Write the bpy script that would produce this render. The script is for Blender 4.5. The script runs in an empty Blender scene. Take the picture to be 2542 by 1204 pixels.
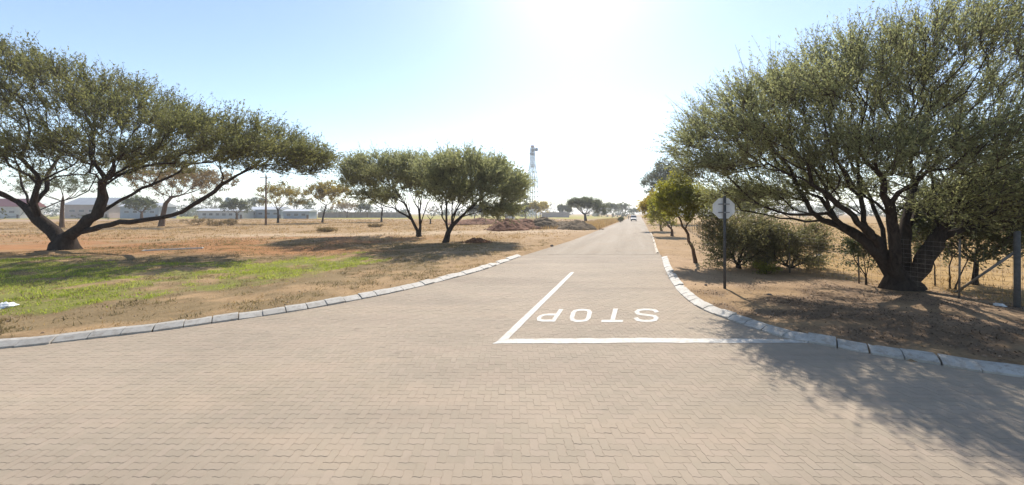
import bpy, math, random
import numpy as np
from mathutils import Vector

# ------------------------------------------------------------------ camera, sky, sun, exposure
scene = bpy.context.scene
col = scene.collection
F, CX, HY, CAMH = 870.0, 1271.0, 530.0, 2.5          # photograph's focal length, centre and horizon in its pixels
cam_d = bpy.data.cameras.new('camera')
cam_d.sensor_width = 36.0
cam_d.lens = 36.0 * F / 2542.0
cam_d.shift_y = -(602.0 - HY) / 2542.0
cam_d.clip_start = 0.05
cam_d.clip_end = 6000.0
cam = bpy.data.objects.new('camera', cam_d)
cam.location = (0, 0, CAMH)
cam.rotation_euler = (math.radians(90), 0, 0)
col.objects.link(cam)
scene.camera = cam

SUN_EL, SUN_AZ = math.radians(42.0), math.radians(11.2)   # azimuth: from +Y towards +X
world = bpy.data.worlds.new('World')
scene.world = world
world.use_nodes = True
wn = world.node_tree
wn.nodes.clear()
sky = wn.nodes.new('ShaderNodeTexSky')
sky.sky_type = 'NISHITA'
sky.sun_disc = False
sky.sun_elevation = SUN_EL
sky.sun_rotation = SUN_AZ
sky.altitude = 1000.0
sky.air_density = 1.0
sky.dust_density = .55
sky.ozone_density = 0.0
bg = wn.nodes.new('ShaderNodeBackground')
bg.inputs['Strength'].default_value = 0.148
wo = wn.nodes.new('ShaderNodeOutputWorld')
wn.links.new(sky.outputs[0], bg.inputs['Color'])
wn.links.new(bg.outputs[0], wo.inputs['Surface'])

sun_d = bpy.data.lights.new('sun', 'SUN')
sun_d.energy = 5.0
sun_d.angle = math.radians(0.53)
sun_d.color = (1.0, 0.93, 0.83)
sun = bpy.data.objects.new('sun', sun_d)
sdir = Vector((math.sin(SUN_AZ) * math.cos(SUN_EL), math.cos(SUN_AZ) * math.cos(SUN_EL), math.sin(SUN_EL)))
sun.rotation_euler = (-sdir).to_track_quat('-Z', 'Y').to_euler()
sun.location = (10, 30, 40)
col.objects.link(sun)

vs = scene.view_settings
vs.view_transform = 'Standard'
vs.look = 'None'
vs.gamma = 1.0
vs.use_curve_mapping = False
vs.exposure = 0.6
scene.cycles.max_bounces = 8
scene.cycles.transparent_max_bounces = 8

# ------------------------------------------------------------------ helpers
rng = np.random.default_rng(7)
random.seed(7)

def G(px, py):
    """photo pixel of a point on the ground -> world (x, y)"""
    D = CAMH * F / (py - HY)
    return ((px - CX) / F * D, D)

def P(px, py, D):
    """photo pixel at distance D -> world point"""
    return ((px - CX) / F * D, D, CAMH - (py - HY) / F * D)

def tag(o, label=None, cat=None, group=None, kind=None):
    if label: o['label'] = label
    if cat: o['category'] = cat
    if group: o['group'] = group
    if kind: o['kind'] = kind
    return o

def empty(name, loc=(0, 0, 0), rz=0.0):
    o = bpy.data.objects.new(name, None)
    o.empty_display_size = 0.3
    o.location = loc
    o.rotation_euler = (0, 0, rz)
    col.objects.link(o)
    return o

def link(name, me, parent=None, loc=None, rz=0.0):
    o = bpy.data.objects.new(name, me)
    if loc is not None: o.location = loc
    if rz: o.rotation_euler = (0, 0, rz)
    if parent is not None: o.parent = parent
    col.objects.link(o)
    return o

def copy_tree(o, parent=None):
    c = o.copy()
    col.objects.link(c)
    c.parent = parent
    for ch in o.children:
        copy_tree(ch, c)
    return c

def np_mesh(name, V, polys, mats, mat_idx=None, smooth=False, attrs=None):
    """V (n,3); polys: list of int arrays (m,k) of equal-sided faces; attrs: name -> per-vertex float or (n,3)"""
    me = bpy.data.meshes.new(name)
    V = np.asarray(V, dtype=np.float32)
    polys = [np.asarray(p, dtype=np.int32) for p in polys if len(p)]
    nl = sum(p.size for p in polys)
    npoly = sum(len(p) for p in polys)
    me.vertices.add(len(V)); me.vertices.foreach_set('co', V.ravel())
    me.loops.add(nl)
    me.loops.foreach_set('vertex_index', np.concatenate([p.ravel() for p in polys]))
    me.polygons.add(npoly)
    tot = np.concatenate([np.full(len(p), p.shape[1], np.int32) for p in polys])
    st = np.concatenate([[0], np.cumsum(tot)[:-1]]).astype(np.int32)
    me.polygons.foreach_set('loop_start', st)
    if mat_idx is not None:
        me.polygons.foreach_set('material_index', np.asarray(mat_idx, np.int32))
    me.polygons.foreach_set('use_smooth', np.full(npoly, bool(smooth)))
    for m in (mats if isinstance(mats, (list, tuple)) else [mats]):
        me.materials.append(m)
    if attrs:
        for k, a in attrs.items():
            a = np.asarray(a, dtype=np.float32)
            if a.ndim == 1:
                at = me.attributes.new(k, 'FLOAT', 'POINT'); at.data.foreach_set('value', a)
            else:
                at = me.attributes.new(k, 'FLOAT_VECTOR', 'POINT'); at.data.foreach_set('vector', a.ravel())
    me.update(calc_edges=True)
    me.validate()
    return me

class MB:
    """collects simple shapes into one mesh"""
    def __init__(self):
        self.v, self.f = [], []
    def add(self, vs_, fs_):
        o = len(self.v)
        self.v += [tuple(p) for p in vs_]
        self.f += [tuple(i + o for i in f) for f in fs_]
        return self
    def box(self, c, s, rz=0.0, bev=0.0, taper=1.0):
        cx, cy, cz = c; hx, hy, hz = s[0] / 2, s[1] / 2, s[2] / 2
        b = min(bev, hx * .45, hy * .45, hz * .45)
        ca, sa = math.cos(rz), math.sin(rz)
        vs_ = []
        if b <= 0:
            rings = [(-hz, 0, 1), (hz, 0, taper)]
        else:
            rings = [(-hz, b, 1), (-hz + b, 0, 1), (hz - b, 0, taper), (hz, b, taper)]
        for z, ins, tp in rings:
            X, Y = hx * tp - ins, hy * tp - ins
            for x, y in ((-X, -Y), (X, -Y), (X, Y), (-X, Y)):
                vs_.append((cx + x * ca - y * sa, cy + x * sa + y * ca, cz + z))
        n = len(rings)
        fs_ = [(3, 2, 1, 0)]
        for r in range(n - 1):
            for k in range(4):
                a, b2 = r * 4 + k, r * 4 + (k + 1) % 4
                fs_.append((a, b2, b2 + 4, a + 4))
        t = (n - 1) * 4
        fs_.append((t, t + 1, t + 2, t + 3))
        return self.add(vs_, fs_)
    def tube(self, pts, rads, n=6, caps=True):
        pts = [Vector(p) for p in pts]
        if not isinstance(rads, (list, tuple)): rads = [rads] * len(pts)
        vs_, fs_ = [], []
        up = None
        for i, p in enumerate(pts):
            t = (pts[min(i + 1, len(pts) - 1)] - pts[max(i - 1, 0)]).normalized()
            if up is None:
                up = t.orthogonal().normalized()
            up = (up - t * up.dot(t)).normalized()
            b = t.cross(up)
            for k in range(n):
                a = 2 * math.pi * k / n
                vs_.append(p + (up * math.cos(a) + b * math.sin(a)) * rads[i])
        for i in range(len(pts) - 1):
            for k in range(n):
                a, b2 = i * n + k, i * n + (k + 1) % n
                fs_.append((a, b2, b2 + n, a + n))
        if caps:
            fs_.append(tuple(range(n - 1, -1, -1)))
            L = (len(pts) - 1) * n
            fs_.append(tuple(L + k for k in range(n)))
        return self.add(vs_, fs_)
    def mesh(self, name, mats, smooth=False):
        me = bpy.data.meshes.new(name)
        me.from_pydata(self.v, [], self.f)
        for m in (mats if isinstance(mats, (list, tuple)) else [mats]): me.materials.append(m)
        if smooth: me.polygons.foreach_set('use_smooth', [True] * len(me.polygons))
        me.update()
        return me
    def build(self, name, mat, parent=None, loc=None, rz=0.0, smooth=False):
        return link(name, self.mesh(name, mat, smooth), parent, loc, rz)

_tab = np.random.default_rng(3).random((8, 256, 256))
def vnoise(x, y, k=0):
    x = np.asarray(x, float); y = np.asarray(y, float)
    xi, yi = np.floor(x).astype(int), np.floor(y).astype(int)
    fx, fy = x - xi, y - yi
    fx, fy = fx * fx * (3 - 2 * fx), fy * fy * (3 - 2 * fy)
    T = _tab[k % 8]
    a, b = T[xi & 255, yi & 255], T[(xi + 1) & 255, yi & 255]
    c, d = T[xi & 255, (yi + 1) & 255], T[(xi + 1) & 255, (yi + 1) & 255]
    return (a * (1 - fx) + b * fx) * (1 - fy) + (c * (1 - fx) + d * fx) * fy
def fbm(x, y, k=0, o=4):
    s, a, n = 0, 1.0, 0
    for i in range(o):
        s = s + a * vnoise(x * 2 ** i + 17.3 * i, y * 2 ** i + 9.1 * i, k + i); n += a; a *= .5
    return s / n
def sstep(a, b, x):
    t = np.clip((x - a) / (b - a), 0, 1)
    return t * t * (3 - 2 * t)

# ------------------------------------------------------------------ materials
def new_mat(name):
    m = bpy.data.materials.new(name)
    m.use_nodes = True
    nt = m.node_tree
    bs = nt.nodes['Principled BSDF']
    return m, nt, bs
def N(nt, t, **kw):
    n = nt.nodes.new(t)
    for k, v in kw.items():
        if hasattr(n, k): setattr(n, k, v)
        else: n.inputs[k].default_value = v
    return n
def ramp(nt, src, stops):
    r = N(nt, 'ShaderNodeValToRGB')
    el = r.color_ramp.elements
    while len(el) > 1: el.remove(el[-1])
    el[0].position, el[0].color = stops[0][0], (*stops[0][1], 1)
    for p, c in stops[1:]:
        e = el.new(p); e.color = (*c, 1)
    nt.links.new(src, r.inputs[0])
    return r.outputs[0]
def mixc(nt, fac, a, b, mode='MIX'):
    m = N(nt, 'ShaderNodeMix', data_type='RGBA', blend_type=mode)
    for i, v in ((0, fac), (6, a), (7, b)):
        if hasattr(v, 'links') or hasattr(v, 'is_linked'): nt.links.new(v, m.inputs[i])
        elif i == 0: m.inputs[0].default_value = v
        else: m.inputs[i].default_value = (*v, 1)
    return m.outputs[2]
def noise(nt, scale, detail=4, rough=.6, coord=None, dist=0.0):
    n = N(nt, 'ShaderNodeTexNoise')
    n.inputs['Scale'].default_value = scale
    n.inputs['Detail'].default_value = detail
    n.inputs['Roughness'].default_value = rough
    n.inputs['Distortion'].default_value = dist
    if coord is not None: nt.links.new(coord, n.inputs['Vector'])
    return n
def pos(nt):
    return N(nt, 'ShaderNodeNewGeometry').outputs['Position']
def objco(nt):
    return N(nt, 'ShaderNodeTexCoord').outputs['Object']
def bump(nt, bs, h, strength=.4, dist=.02):
    b = N(nt, 'ShaderNodeBump')
    b.inputs['Strength'].default_value = strength
    b.inputs['Distance'].default_value = dist
    nt.links.new(h, b.inputs['Height'])
    nt.links.new(b.outputs[0], bs.inputs['Normal'])

def simple(name, c, rough=.8, metal=0.0, var=.25, scale=6.0, bstr=.0, spec=.3):
    m, nt, bs = new_mat(name)
    co = objco(nt)
    n = noise(nt, scale, 5, .65, co)
    lo = tuple(max(0, x * (1 - var)) for x in c); hi = tuple(min(1, x * (1 + var)) for x in c)
    nt.links.new(ramp(nt, n.outputs[0], [(.3, lo), (.7, hi)]), bs.inputs['Base Color'])
    bs.inputs['Roughness'].default_value = rough
    bs.inputs['Metallic'].default_value = metal
    bs.inputs['Specular IOR Level'].default_value = spec
    if bstr: bump(nt, bs, n.outputs[0], bstr, .02)
    return m

def leaf_mat(name, stops, trans=.4):
    m, nt, bs = new_mat(name)
    a = N(nt, 'ShaderNodeAttribute', attribute_name='tone')
    c = ramp(nt, a.outputs['Fac'], stops)
    nt.links.new(c, bs.inputs['Base Color'])
    bs.inputs['Roughness'].default_value = .55
    bs.inputs['Specular IOR Level'].default_value = .25
    t = N(nt, 'ShaderNodeBsdfTranslucent')
    hs = N(nt, 'ShaderNodeHueSaturation')
    hs.inputs['Value'].default_value = 1.9; hs.inputs['Saturation'].default_value = 1.08
    nt.links.new(c, hs.inputs['Color']); nt.links.new(hs.outputs[0], t.inputs['Color'])
    mx = N(nt, 'ShaderNodeMixShader'); mx.inputs[0].default_value = trans
    nt.links.new(bs.outputs[0], mx.inputs[1]); nt.links.new(t.outputs[0], mx.inputs[2])
    nt.links.new(mx.outputs[0], nt.nodes['Material Output'].inputs['Surface'])
    return m

def bark_mat(name, lo, hi, sc=9.0):
    m, nt, bs = new_mat(name)
    co = objco(nt)
    mp = N(nt, 'ShaderNodeMapping'); mp.inputs['Scale'].default_value = (1, 1, .28)
    nt.links.new(co, mp.inputs[0])
    n = noise(nt, sc, 8, .7, mp.outputs[0], .6)
    nt.links.new(ramp(nt, n.outputs[0], [(.3, lo), (.72, hi)]), bs.inputs['Base Color'])
    bs.inputs['Roughness'].default_value = .95
    bs.inputs['Specular IOR Level'].default_value = .1
    bump(nt, bs, n.outputs[0], .9, .05)
    return m

M = {}
M['leaf_acacia'] = leaf_mat('acacia_leaf', [(0, (.078, .083, .034)), (.45, (.128, .130, .050)), (.8, (.195, .185, .068)), (1, (.27, .24, .11))], .5)
M['leaf_acacia_pale'] = leaf_mat('pale_acacia_leaf', [(0, (.122, .130, .066)), (.45, (.200, .208, .098)), (.8, (.278, .272, .125)), (1, (.36, .325, .175))], .53)
M['leaf_acacia_far'] = leaf_mat('acacia_leaf_dull', [(0, (.05, .06, .03)), (.5, (.085, .095, .04)), (1, (.15, .145, .06))])
M['leaf_brown'] = leaf_mat('dry_leaf', [(0, (.12, .09, .042)), (.5, (.19, .138, .065)), (1, (.27, .19, .095))])
M['leaf_yellow'] = leaf_mat('yellow_leaf', [(0, (.15, .125, .028)), (.5, (.24, .185, .04)), (1, (.33, .24, .06))])
M['leaf_lime'] = leaf_mat('lime_leaf', [(0, (.12, .130, .024)), (.5, (.205, .198, .036)), (1, (.30, .25, .058))], .52)
M['leaf_gold'] = leaf_mat('golden_leaf', [(0, (.18, .14, .02)), (.5, (.30, .22, .03)), (1, (.38, .28, .06))], .45)
M['leaf_dark'] = leaf_mat('dark_leaf', [(0, (.045, .055, .026)), (.5, (.080, .092, .042)), (1, (.17, .155, .075))], .4)
M['leaf_scrub'] = leaf_mat('dry_scrub_leaf', [(0, (.078, .080, .038)), (.5, (.150, .142, .066)), (1, (.25, .205, .105))], .46)
M['leaf_gum'] = leaf_mat('gum_leaf', [(0, (.05, .06, .04)), (.5, (.085, .098, .06)), (1, (.15, .155, .10))], .35)
M['bark'] = bark_mat('dark_bark', (.018, .014, .012), (.075, .058, .046))
M['bark_brown'] = bark_mat('brown_bark', (.06, .038, .024), (.18, .12, .08))
M['bark_pale'] = bark_mat('pale_bark', (.12, .10, .08), (.30, .26, .21))
M['twig'] = simple('twig_bark', (.085, .065, .05), .95, var=.3)
M['grass_green'] = leaf_mat('green_grass', [(0, (.15, .185, .03)), (.45, (.25, .285, .052)), (.8, (.33, .32, .09)), (1, (.38, .30, .13))], .5)
M['grass_dry'] = leaf_mat('dry_grass', [(0, (.19, .125, .055)), (.5, (.32, .215, .10)), (1, (.41, .295, .145))], .3)
M['litter'] = leaf_mat('fallen_leaf', [(0, (.055, .035, .022)), (.6, (.13, .085, .05)), (1, (.30, .22, .15))], .15)

# ground: colour comes from per-vertex zones plus fine noise
def ground_mat():
    m, nt, bs = new_mat('earth')
    p = pos(nt)
    z = N(nt, 'ShaderNodeAttribute', attribute_name='zone').outputs['Vector']
    n1 = noise(nt, 1.1, 8, .68, p)
    n2 = noise(nt, 14.0, 6, .7, p)
    n3 = noise(nt, .35, 5, .6, p)
    f1 = ramp(nt, n1.outputs[0], [(.25, (.72, .70, .67)), (.5, (1, 1, 1)), (.75, (1.18, 1.17, 1.14))])
    f2 = ramp(nt, n2.outputs[0], [(.25, (.66, .64, .62)), (.5, (1, 1, 1)), (.8, (1.22, 1.21, 1.19))])
    c = mixc(nt, 1.0, z, f1, 'MULTIPLY')
    c = mixc(nt, 1.0, c, f2, 'MULTIPLY')
    nt.links.new(c, bs.inputs['Base Color'])
    bs.inputs['Roughness'].default_value = .97
    bs.inputs['Specular IOR Level'].default_value = .1
    ad = N(nt, 'ShaderNodeMath', operation='ADD')
    nt.links.new(n1.outputs[0], ad.inputs[0]); nt.links.new(n2.outputs[0], ad.inputs[1])
    bump(nt, bs, ad.outputs[0], .55, .05)
    return m
M['earth'] = ground_mat()

def paver_mat():
    m, nt, bs = new_mat('clay_grey_paver')
    p = pos(nt)
    t = N(nt, 'ShaderNodeAttribute', attribute_name='tone').outputs['Fac']
    c = ramp(nt, t, [(0, (.308, .256, .193)), (.35, (.320, .266, .202)), (.7, (.328, .268, .203)), (.9, (.338, .282, .218)), (1, (.328, .258, .196))])
    big = noise(nt, .33, 5, .6, p)
    c = mixc(nt, 1.0, c, ramp(nt, big.outputs[0], [(.3, (.88, .875, .86)), (.7, (1.1, 1.08, 1.05))]), 'MULTIPLY')
    mp = N(nt, 'ShaderNodeMapping'); mp.inputs['Scale'].default_value = (.5, 1.6, 1)
    nt.links.new(p, mp.inputs[0])
    dust = noise(nt, .9, 6, .65, mp.outputs[0])
    dr = ramp(nt, dust.outputs[0], [(.45, (0, 0, 0)), (.7, (.55, .55, .55))])
    c = mixc(nt, dr, c, (.37, .285, .212))
    trk = N(nt, 'ShaderNodeMapping'); trk.inputs['Rotation'].default_value = (0, 0, .35); trk.inputs['Scale'].default_value = (.12, .75, 1)
    nt.links.new(p, trk.inputs[0])
    tr_ = noise(nt, 1.0, 6, .62, trk.outputs[0], .8)
    c = mixc(nt, 1.0, c, ramp(nt, tr_.outputs[0], [(.3, (.86, .85, .85)), (.5, (1, 1, 1)), (.7, (1.08, 1.06, 1.03))]), 'MULTIPLY')
    spot = noise(nt, 2.3, 3, .5, p)
    c = mixc(nt, 1.0, c, ramp(nt, spot.outputs[0], [(.2, (.78, .77, .77)), (.34, (1, 1, 1))]), 'MULTIPLY')
    fine = noise(nt, 160.0, 3, .7, p)
    c = mixc(nt, 1.0, c, ramp(nt, fine.outputs[0], [(.3, (.86, .86, .85)), (.7, (1.12, 1.12, 1.12))]), 'MULTIPLY')
    nt.links.new(c, bs.inputs['Base Color'])
    bs.inputs['Roughness'].default_value = .85
    bs.inputs['Specular IOR Level'].default_value = .25
    bump(nt, bs, fine.outputs[0], .25, .004)
    return m
M['paver'] = paver_mat()

def sand_joint():
    m, nt, bs = new_mat('joint_sand')
    p = pos(nt)
    n = noise(nt, 30.0, 5, .7, p)
    nt.links.new(ramp(nt, n.outputs[0], [(.3, (.27, .215, .158)), (.7, (.36, .29, .215))]), bs.inputs['Base Color'])
    bs.inputs['Roughness'].default_value = .95
    return m
M['joint'] = sand_joint()

def asphalt():
    m, nt, bs = new_mat('dusty_asphalt')
    p = pos(nt)
    rot = N(nt, 'ShaderNodeMapping'); rot.inputs['Rotation'].default_value = (0, 0, math.radians(20.1))
    nt.links.new(p, rot.inputs[0])
    mp = N(nt, 'ShaderNodeMapping'); mp.inputs['Scale'].default_value = (.9, .05, 1)
    nt.links.new(rot.outputs[0], mp.inputs[0])
    st = noise(nt, 1.0, 5, .6, mp.outputs[0])
    c = ramp(nt, st.outputs[0], [(.3, (.30, .247, .188)), (.5, (.350, .292, .224)), (.7, (.392, .332, .262))])
    n = noise(nt, .45, 6, .65, p)
    pt = noise(nt, .8, 4, .55, p, .5)
    c = mixc(nt, ramp(nt, pt.outputs[0], [(.62, (0, 0, 0)), (.68, (.55, .55, .55))]), c, (.22, .18, .14))
    c = mixc(nt, ramp(nt, n.outputs[0], [(.5, (0, 0, 0)), (.72, (.7, .7, .7))]), c, (.36, .275, .20))
    g = noise(nt, 45.0, 4, .7, p)
    c = mixc(nt, 1.0, c, ramp(nt, g.outputs[0], [(.3, (.85, .85, .85)), (.7, (1.12, 1.12, 1.12))]), 'MULTIPLY')
    nt.links.new(c, bs.inputs['Base Color'])
    bs.inputs['Roughness'].default_value = .9
    bs.inputs['Specular IOR Level'].default_value = .15
    ad = N(nt, 'ShaderNodeMath', operation='ADD')
    nt.links.new(n.outputs[0], ad.inputs[0]); nt.links.new(g.outputs[0], ad.inputs[1])
    bump(nt, bs, ad.outputs[0], .6, .06)
    return m
M['asphalt'] = asphalt()

def paint_mat(name, c, under, lo=.30, hi=.46):
    m, nt, bs = new_mat(name)
    p = pos(nt)
    a = noise(nt, 9.0, 8, .75, p)
    b = noise(nt, 55.0, 4, .7, p)
    ad = N(nt, 'ShaderNodeMath', operation='ADD'); ad.inputs[1].default_value = 0
    mu = N(nt, 'ShaderNodeMath', operation='MULTIPLY'); mu.inputs[1].default_value = .35
    nt.links.new(b.outputs[0], mu.inputs[0]); nt.links.new(a.outputs[0], ad.inputs[0]); nt.links.new(mu.outputs[0], ad.inputs[1])
    f = ramp(nt, ad.outputs[0], [(lo, (0, 0, 0)), (hi, (1, 1, 1))])
    dirt = noise(nt, 2.0, 5, .6, p)
    cc = mixc(nt, 1.0, c, ramp(nt, dirt.outputs[0], [(.3, (.80, .78, .74)), (.7, (1.04, 1.04, 1.04))]), 'MULTIPLY')
    nt.links.new(mixc(nt, f, under, cc), bs.inputs['Base Color'])
    bs.inputs['Roughness'].default_value = .7
    bump(nt, bs, ad.outputs[0], .25, .006)
    return m
M['paint'] = paint_mat('white_road_paint', (.52, .50, .455), (.31, .26, .20), .50, .70)
M['kerb'] = paint_mat('whitewashed_concrete', (.43, .405, .36), (.24, .205, .165), .48, .72)
M['kerb_old'] = paint_mat('sandy_concrete', (.38, .31, .22), (.29, .23, .16), .45, .65)
M['steel'] = simple('galvanised_steel', (.24, .245, .245), .6, .3, .2, 8)
M['post_dark'] = simple('dark_painted_steel', (.06, .065, .07), .6, .2, .3, 8)
M['sign_back'] = simple('bare_sign_aluminium', (.62, .62, .61), .6, .0, .12, 5)
M['concrete_post'] = simple('grey_concrete', (.10, .098, .095), .9, 0, .25, 12, .3)
M['wire'] = simple('fence_wire', (.17, .15, .13), .6, .4, .3, 4)
M['dirt_red'] = None

# ------------------------------------------------------------------ road outline (world metres), kerb lines
left_px = [(0, 866), (150, 850), (384, 823), (520, 804), (700, 778), (850, 752), (1000, 722), (1100, 697), (1200, 670), (1295, 636)]
right_px = [(2542, 938), (2440, 925), (2300, 902), (2200, 886), (2100, 868), (2000, 850), (1930, 835), (1850, 808), (1750, 772), (1700, 740), (1670, 705), (1650, 668), (1643, 640)]
Lk = [(-40., 3.6), (-28., 3.9), (-19.5, 4.4), (-13.5, 5.35)] + [G(*p) for p in left_px]
Rk = [(46., 1.2), (30., 1.6), (18., 2.3), (12.0, 3.55)] + [G(*p) for p in right_px]
def catmull(pts, step=.25):
    pts = [np.array(p, float) for p in pts]
    out = []
    for i in range(len(pts) - 1):
        p0, p1, p2, p3 = pts[max(i - 1, 0)], pts[i], pts[i + 1], pts[min(i + 2, len(pts) - 1)]
        n = max(2, int(np.linalg.norm(p2 - p1) / step))
        for k in range(n):
            t = k / n
            out.append(.5 * ((2 * p1) + (-p0 + p2) * t + (2 * p0 - 5 * p1 + 4 * p2 - p3) * t * t + (-p0 + 3 * p1 - 3 * p2 + p3) * t ** 3))
    out.append(pts[-1])
    return np.array(out)
Lc, Rc = catmull(Lk), catmull(Rk)
RD = np.array([(1588 - CX) / F, 1.0])                     # direction of the side road per metre of depth
def road_end(p, D): return (p[0] + RD[0] * (D - p[1]), D)
Lfar = [G(1420, 597), road_end(G(1500, 566), 60), road_end(G(1500, 566), 140), road_end(G(1500, 566), 900)]
Rfar = [G(1618, 588), road_end(G(1612, 575), 60), road_end(G(1612, 575), 140), road_end(G(1612, 575), 900)]
Ledge = np.vstack([Lc, np.array(Lfar)])
Redge = np.vstack([Rc, np.array(Rfar)])
road_poly = np.vstack([Ledge, Redge[::-1], [(46., -9.), (-40., -9.)]])

def inside_poly(x, y, poly):
    r = np.zeros(x.shape, bool)
    n = len(poly)
    for i in range(n):
        x1, y1 = poly[i]; x2, y2 = poly[(i + 1) % n]
        if y1 == y2: continue
        c = ((y1 > y) != (y2 > y)) & (x < (x2 - x1) * (y - y1) / (y2 - y1) + x1)
        r ^= c
    return r
def dist_poly(x, y, poly, closed=True):
    d = np.full(x.shape, 1e9)
    n = len(poly)
    for i in range(n if closed else n - 1):
        a = poly[i]; b = poly[(i + 1) % n]
        ab = b - a; L2 = (ab ** 2).sum()
        if L2 < 1e-12: continue
        t = np.clip(((x - a[0]) * ab[0] + (y - a[1]) * ab[1]) / L2, 0, 1)
        d = np.minimum(d, np.hypot(x - a[0] - t * ab[0], y - a[1] - t * ab[1]))
    return d
_simp = np.vstack([Ledge[::3], Redge[::3][::-1], [(46., -9.), (-40., -9.)]])
def road_sd(x, y):
    """signed distance to the road outline: negative on the road"""
    d = dist_poly(x, y, _simp)
    return np.where(inside_poly(x, y, road_poly), -d, d)

# ------------------------------------------------------------------ ground
def zones(x, y):
    """ground colours by place (real differences of soil and cover), and grass densities"""
    n1 = fbm(x * .22, y * .22, 0); n2 = fbm(x * .7, y * .7, 2); n3 = fbm(x * .06, y * .06, 4)
    sand = np.array([.335, .225, .122]); red = np.array([.345, .170, .076]); pale = np.array([.43, .32, .21])
    dry = np.array([.315, .205, .100]); green = np.array([.185, .19, .05]); brown = np.array([.20, .135, .085]); field = np.array([.36, .235, .10]); cover = np.array([.185, .138, .074])
    c = np.ones(x.shape + (3,)) * sand
    def mix(c, col_, f): return c * (1 - f[..., None]) + col_ * f[..., None]
    left = sstep(-1.0, -4.0, x - RD[0] * (y - 20) - 1.0)
    fc = left * sstep(40, 24, y) * sstep(.40, .56, n2 * .55 + fbm(x * 2.1, y * 2.1, 5) * .45 + .03)
    c = mix(c, cover, fc * .8)
    # red earth round the big left tree and along the track
    fr = sstep(19, 23, y) * sstep(46, 36, y) * sstep(-4, -12, x) * sstep(.32, .55, n1)
    c = mix(c, red, fr * .9)
    # dry grass plain beyond
    fd = left * sstep(30, 38, y) * sstep(.40, .56, n2 * .6 + n3 * .4)
    c = mix(c, dry, fd * .85)
    # pale track
    tr = 46 + 6 * np.sin((x + 4) * .06)
    ft = np.exp(-((y - tr) / 4.2) ** 2) * sstep(12, 6, x - .3 * (y - 45)) * sstep(-44, -26, x)
    c = mix(c, pale, np.clip(ft * 1.2 * (.6 + .6 * n2), 0, 1))
    # verge strip beside the side road, left
    fv = sstep(7, 2, np.abs(x - (RD[0] * (y - 22.4) + .6))) * left * sstep(18, 24, y) * sstep(90, 60, y)
    c = mix(c, pale * np.array([.95, .90, .84]), fv * .7)
    # green patches on the near left verge
    def ell(cx, cy, rx, ry): return np.clip(1 - ((x - cx) / rx) ** 2 - ((y - cy) / ry) ** 2, 0, 1)
    ge = np.maximum.reduce([ell(-12.5, 14.5, 5.2, 4.6), ell(-9.8, 18.2, 3.4, 4.2), ell(-18, 13.6, 6.5, 4.4), ell(-13.2, 10.2, 3.6, 1.9), ell(-24, 16, 6, 3.5)])
    fg = sstep(.14, .46, ge * .62 + (n2 - .5) * 1.5 + (fbm(x * 1.9, y * 1.9, 6) - .5) * 1.3) * (ge > 0)
    c = mix(c, green, fg * .8)
    # far yellow-green strip and pale road far left
    fy = left * sstep(150, 165, y) * sstep(700, 500, y)
    c = mix(c, np.array([.31, .285, .06]), fy * sstep(.3, .5, n2) * .9)
    fp = left * np.exp(-((y - 132 - x * .05) / 13.0) ** 2)
    c = mix(c, np.array([.37, .265, .185]), fp * .85)
    # right: field behind the fence, brown litter under the big tree
    right = sstep(0, 2, x - np.interp(y, [0, 6, 9, 16, 29, 60, 200], [13, 12.7, 12.6, 11.6, 16.6, 29, 82]))
    c = mix(c, field, right * sstep(.25, .5, n2 * .5 + n1 * .5))
    lit = np.exp(-(((x - 10.2) / 5.4) ** 2 + ((y - 8.4) / 3.7) ** 2) ** 2) * (x > 2)
    c = mix(c, brown * .8, np.clip(lit * (.25 + 1.4 * sstep(.36, .60, fbm(x * 1.3, y * 1.3, 5))), 0, .92))
    rz = (x > 4) * sstep(40, 14, y) * (1 - right)
    c = mix(c, np.array([.40, .28, .185]), rz * .5 * sstep(.4, .6, n1))
    dd = np.clip(fd * .9 + fy + .25 * left * sstep(.5, .65, n2) + right * .5 * sstep(.4, .6, n2), 0, 1) * (1 - np.clip(ft * 1.3, 0, 1))
    return c, fg, dd, lit

def axis(lo, a, b, hi, s, g=1.11):
    xs = list(np.arange(a, b + 1e-6, s))
    d, v = s, b
    while v < hi:
        d *= g; v += d; xs.append(v)
    d, v = s, a
    while v > lo:
        d *= g; v -= d; xs.insert(0, v)
    return np.array(xs)
gx = axis(-2200, -28, 20, 2200, .32)
gy = axis(-300, 3.5, 30, 3500, .32)
GX, GY = np.meshgrid(gx, gy)
sd = road_sd(GX.ravel(), GY.ravel()).reshape(GX.shape)
def ground_h(x, y, s):
    kerbed = sstep(27, 21, y)
    n = fbm(x * .5, y * .5, 1); nb = fbm(x * .09, y * .09, 5); nf = fbm(x * 2.3, y * 2.3, 6, 3)
    top = .075 * kerbed + .035 * (1 - kerbed) + (n - .45) * .16 * sstep(.2, 2.5, s) + (nf - .5) * .07 * sstep(.25, .8, s) + (nb - .5) * .5 * sstep(4, 14, s)
    top = top + kerbed * sstep(1.3, .3, s) * np.clip(fbm(x * 1.1 + 8, y * 1.1, 4, 3) - .42, 0, 1) * .11
    wob = (fbm(x * 1.2, y * 1.2, 3) - .5) * .5 * (1 - kerbed)
    h = np.where(s + wob > .12, top, -.12)
    return np.where(s < -.3, -.12, h)
GZ = ground_h(GX, GY, sd)
zc, zg, zd, zl = zones(GX, GY)
ny, nx = GX.shape
idx = np.arange(ny * nx).reshape(ny, nx)
quads = np.stack([idx[:-1, :-1], idx[:-1, 1:], idx[1:, 1:], idx[1:, :-1]], -1).reshape(-1, 4)
me = np_mesh('ground', np.stack([GX, GY, GZ], -1).reshape(-1, 3), [quads], M['earth'], smooth=True, attrs={'zone': zc.reshape(-1, 3)})
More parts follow.
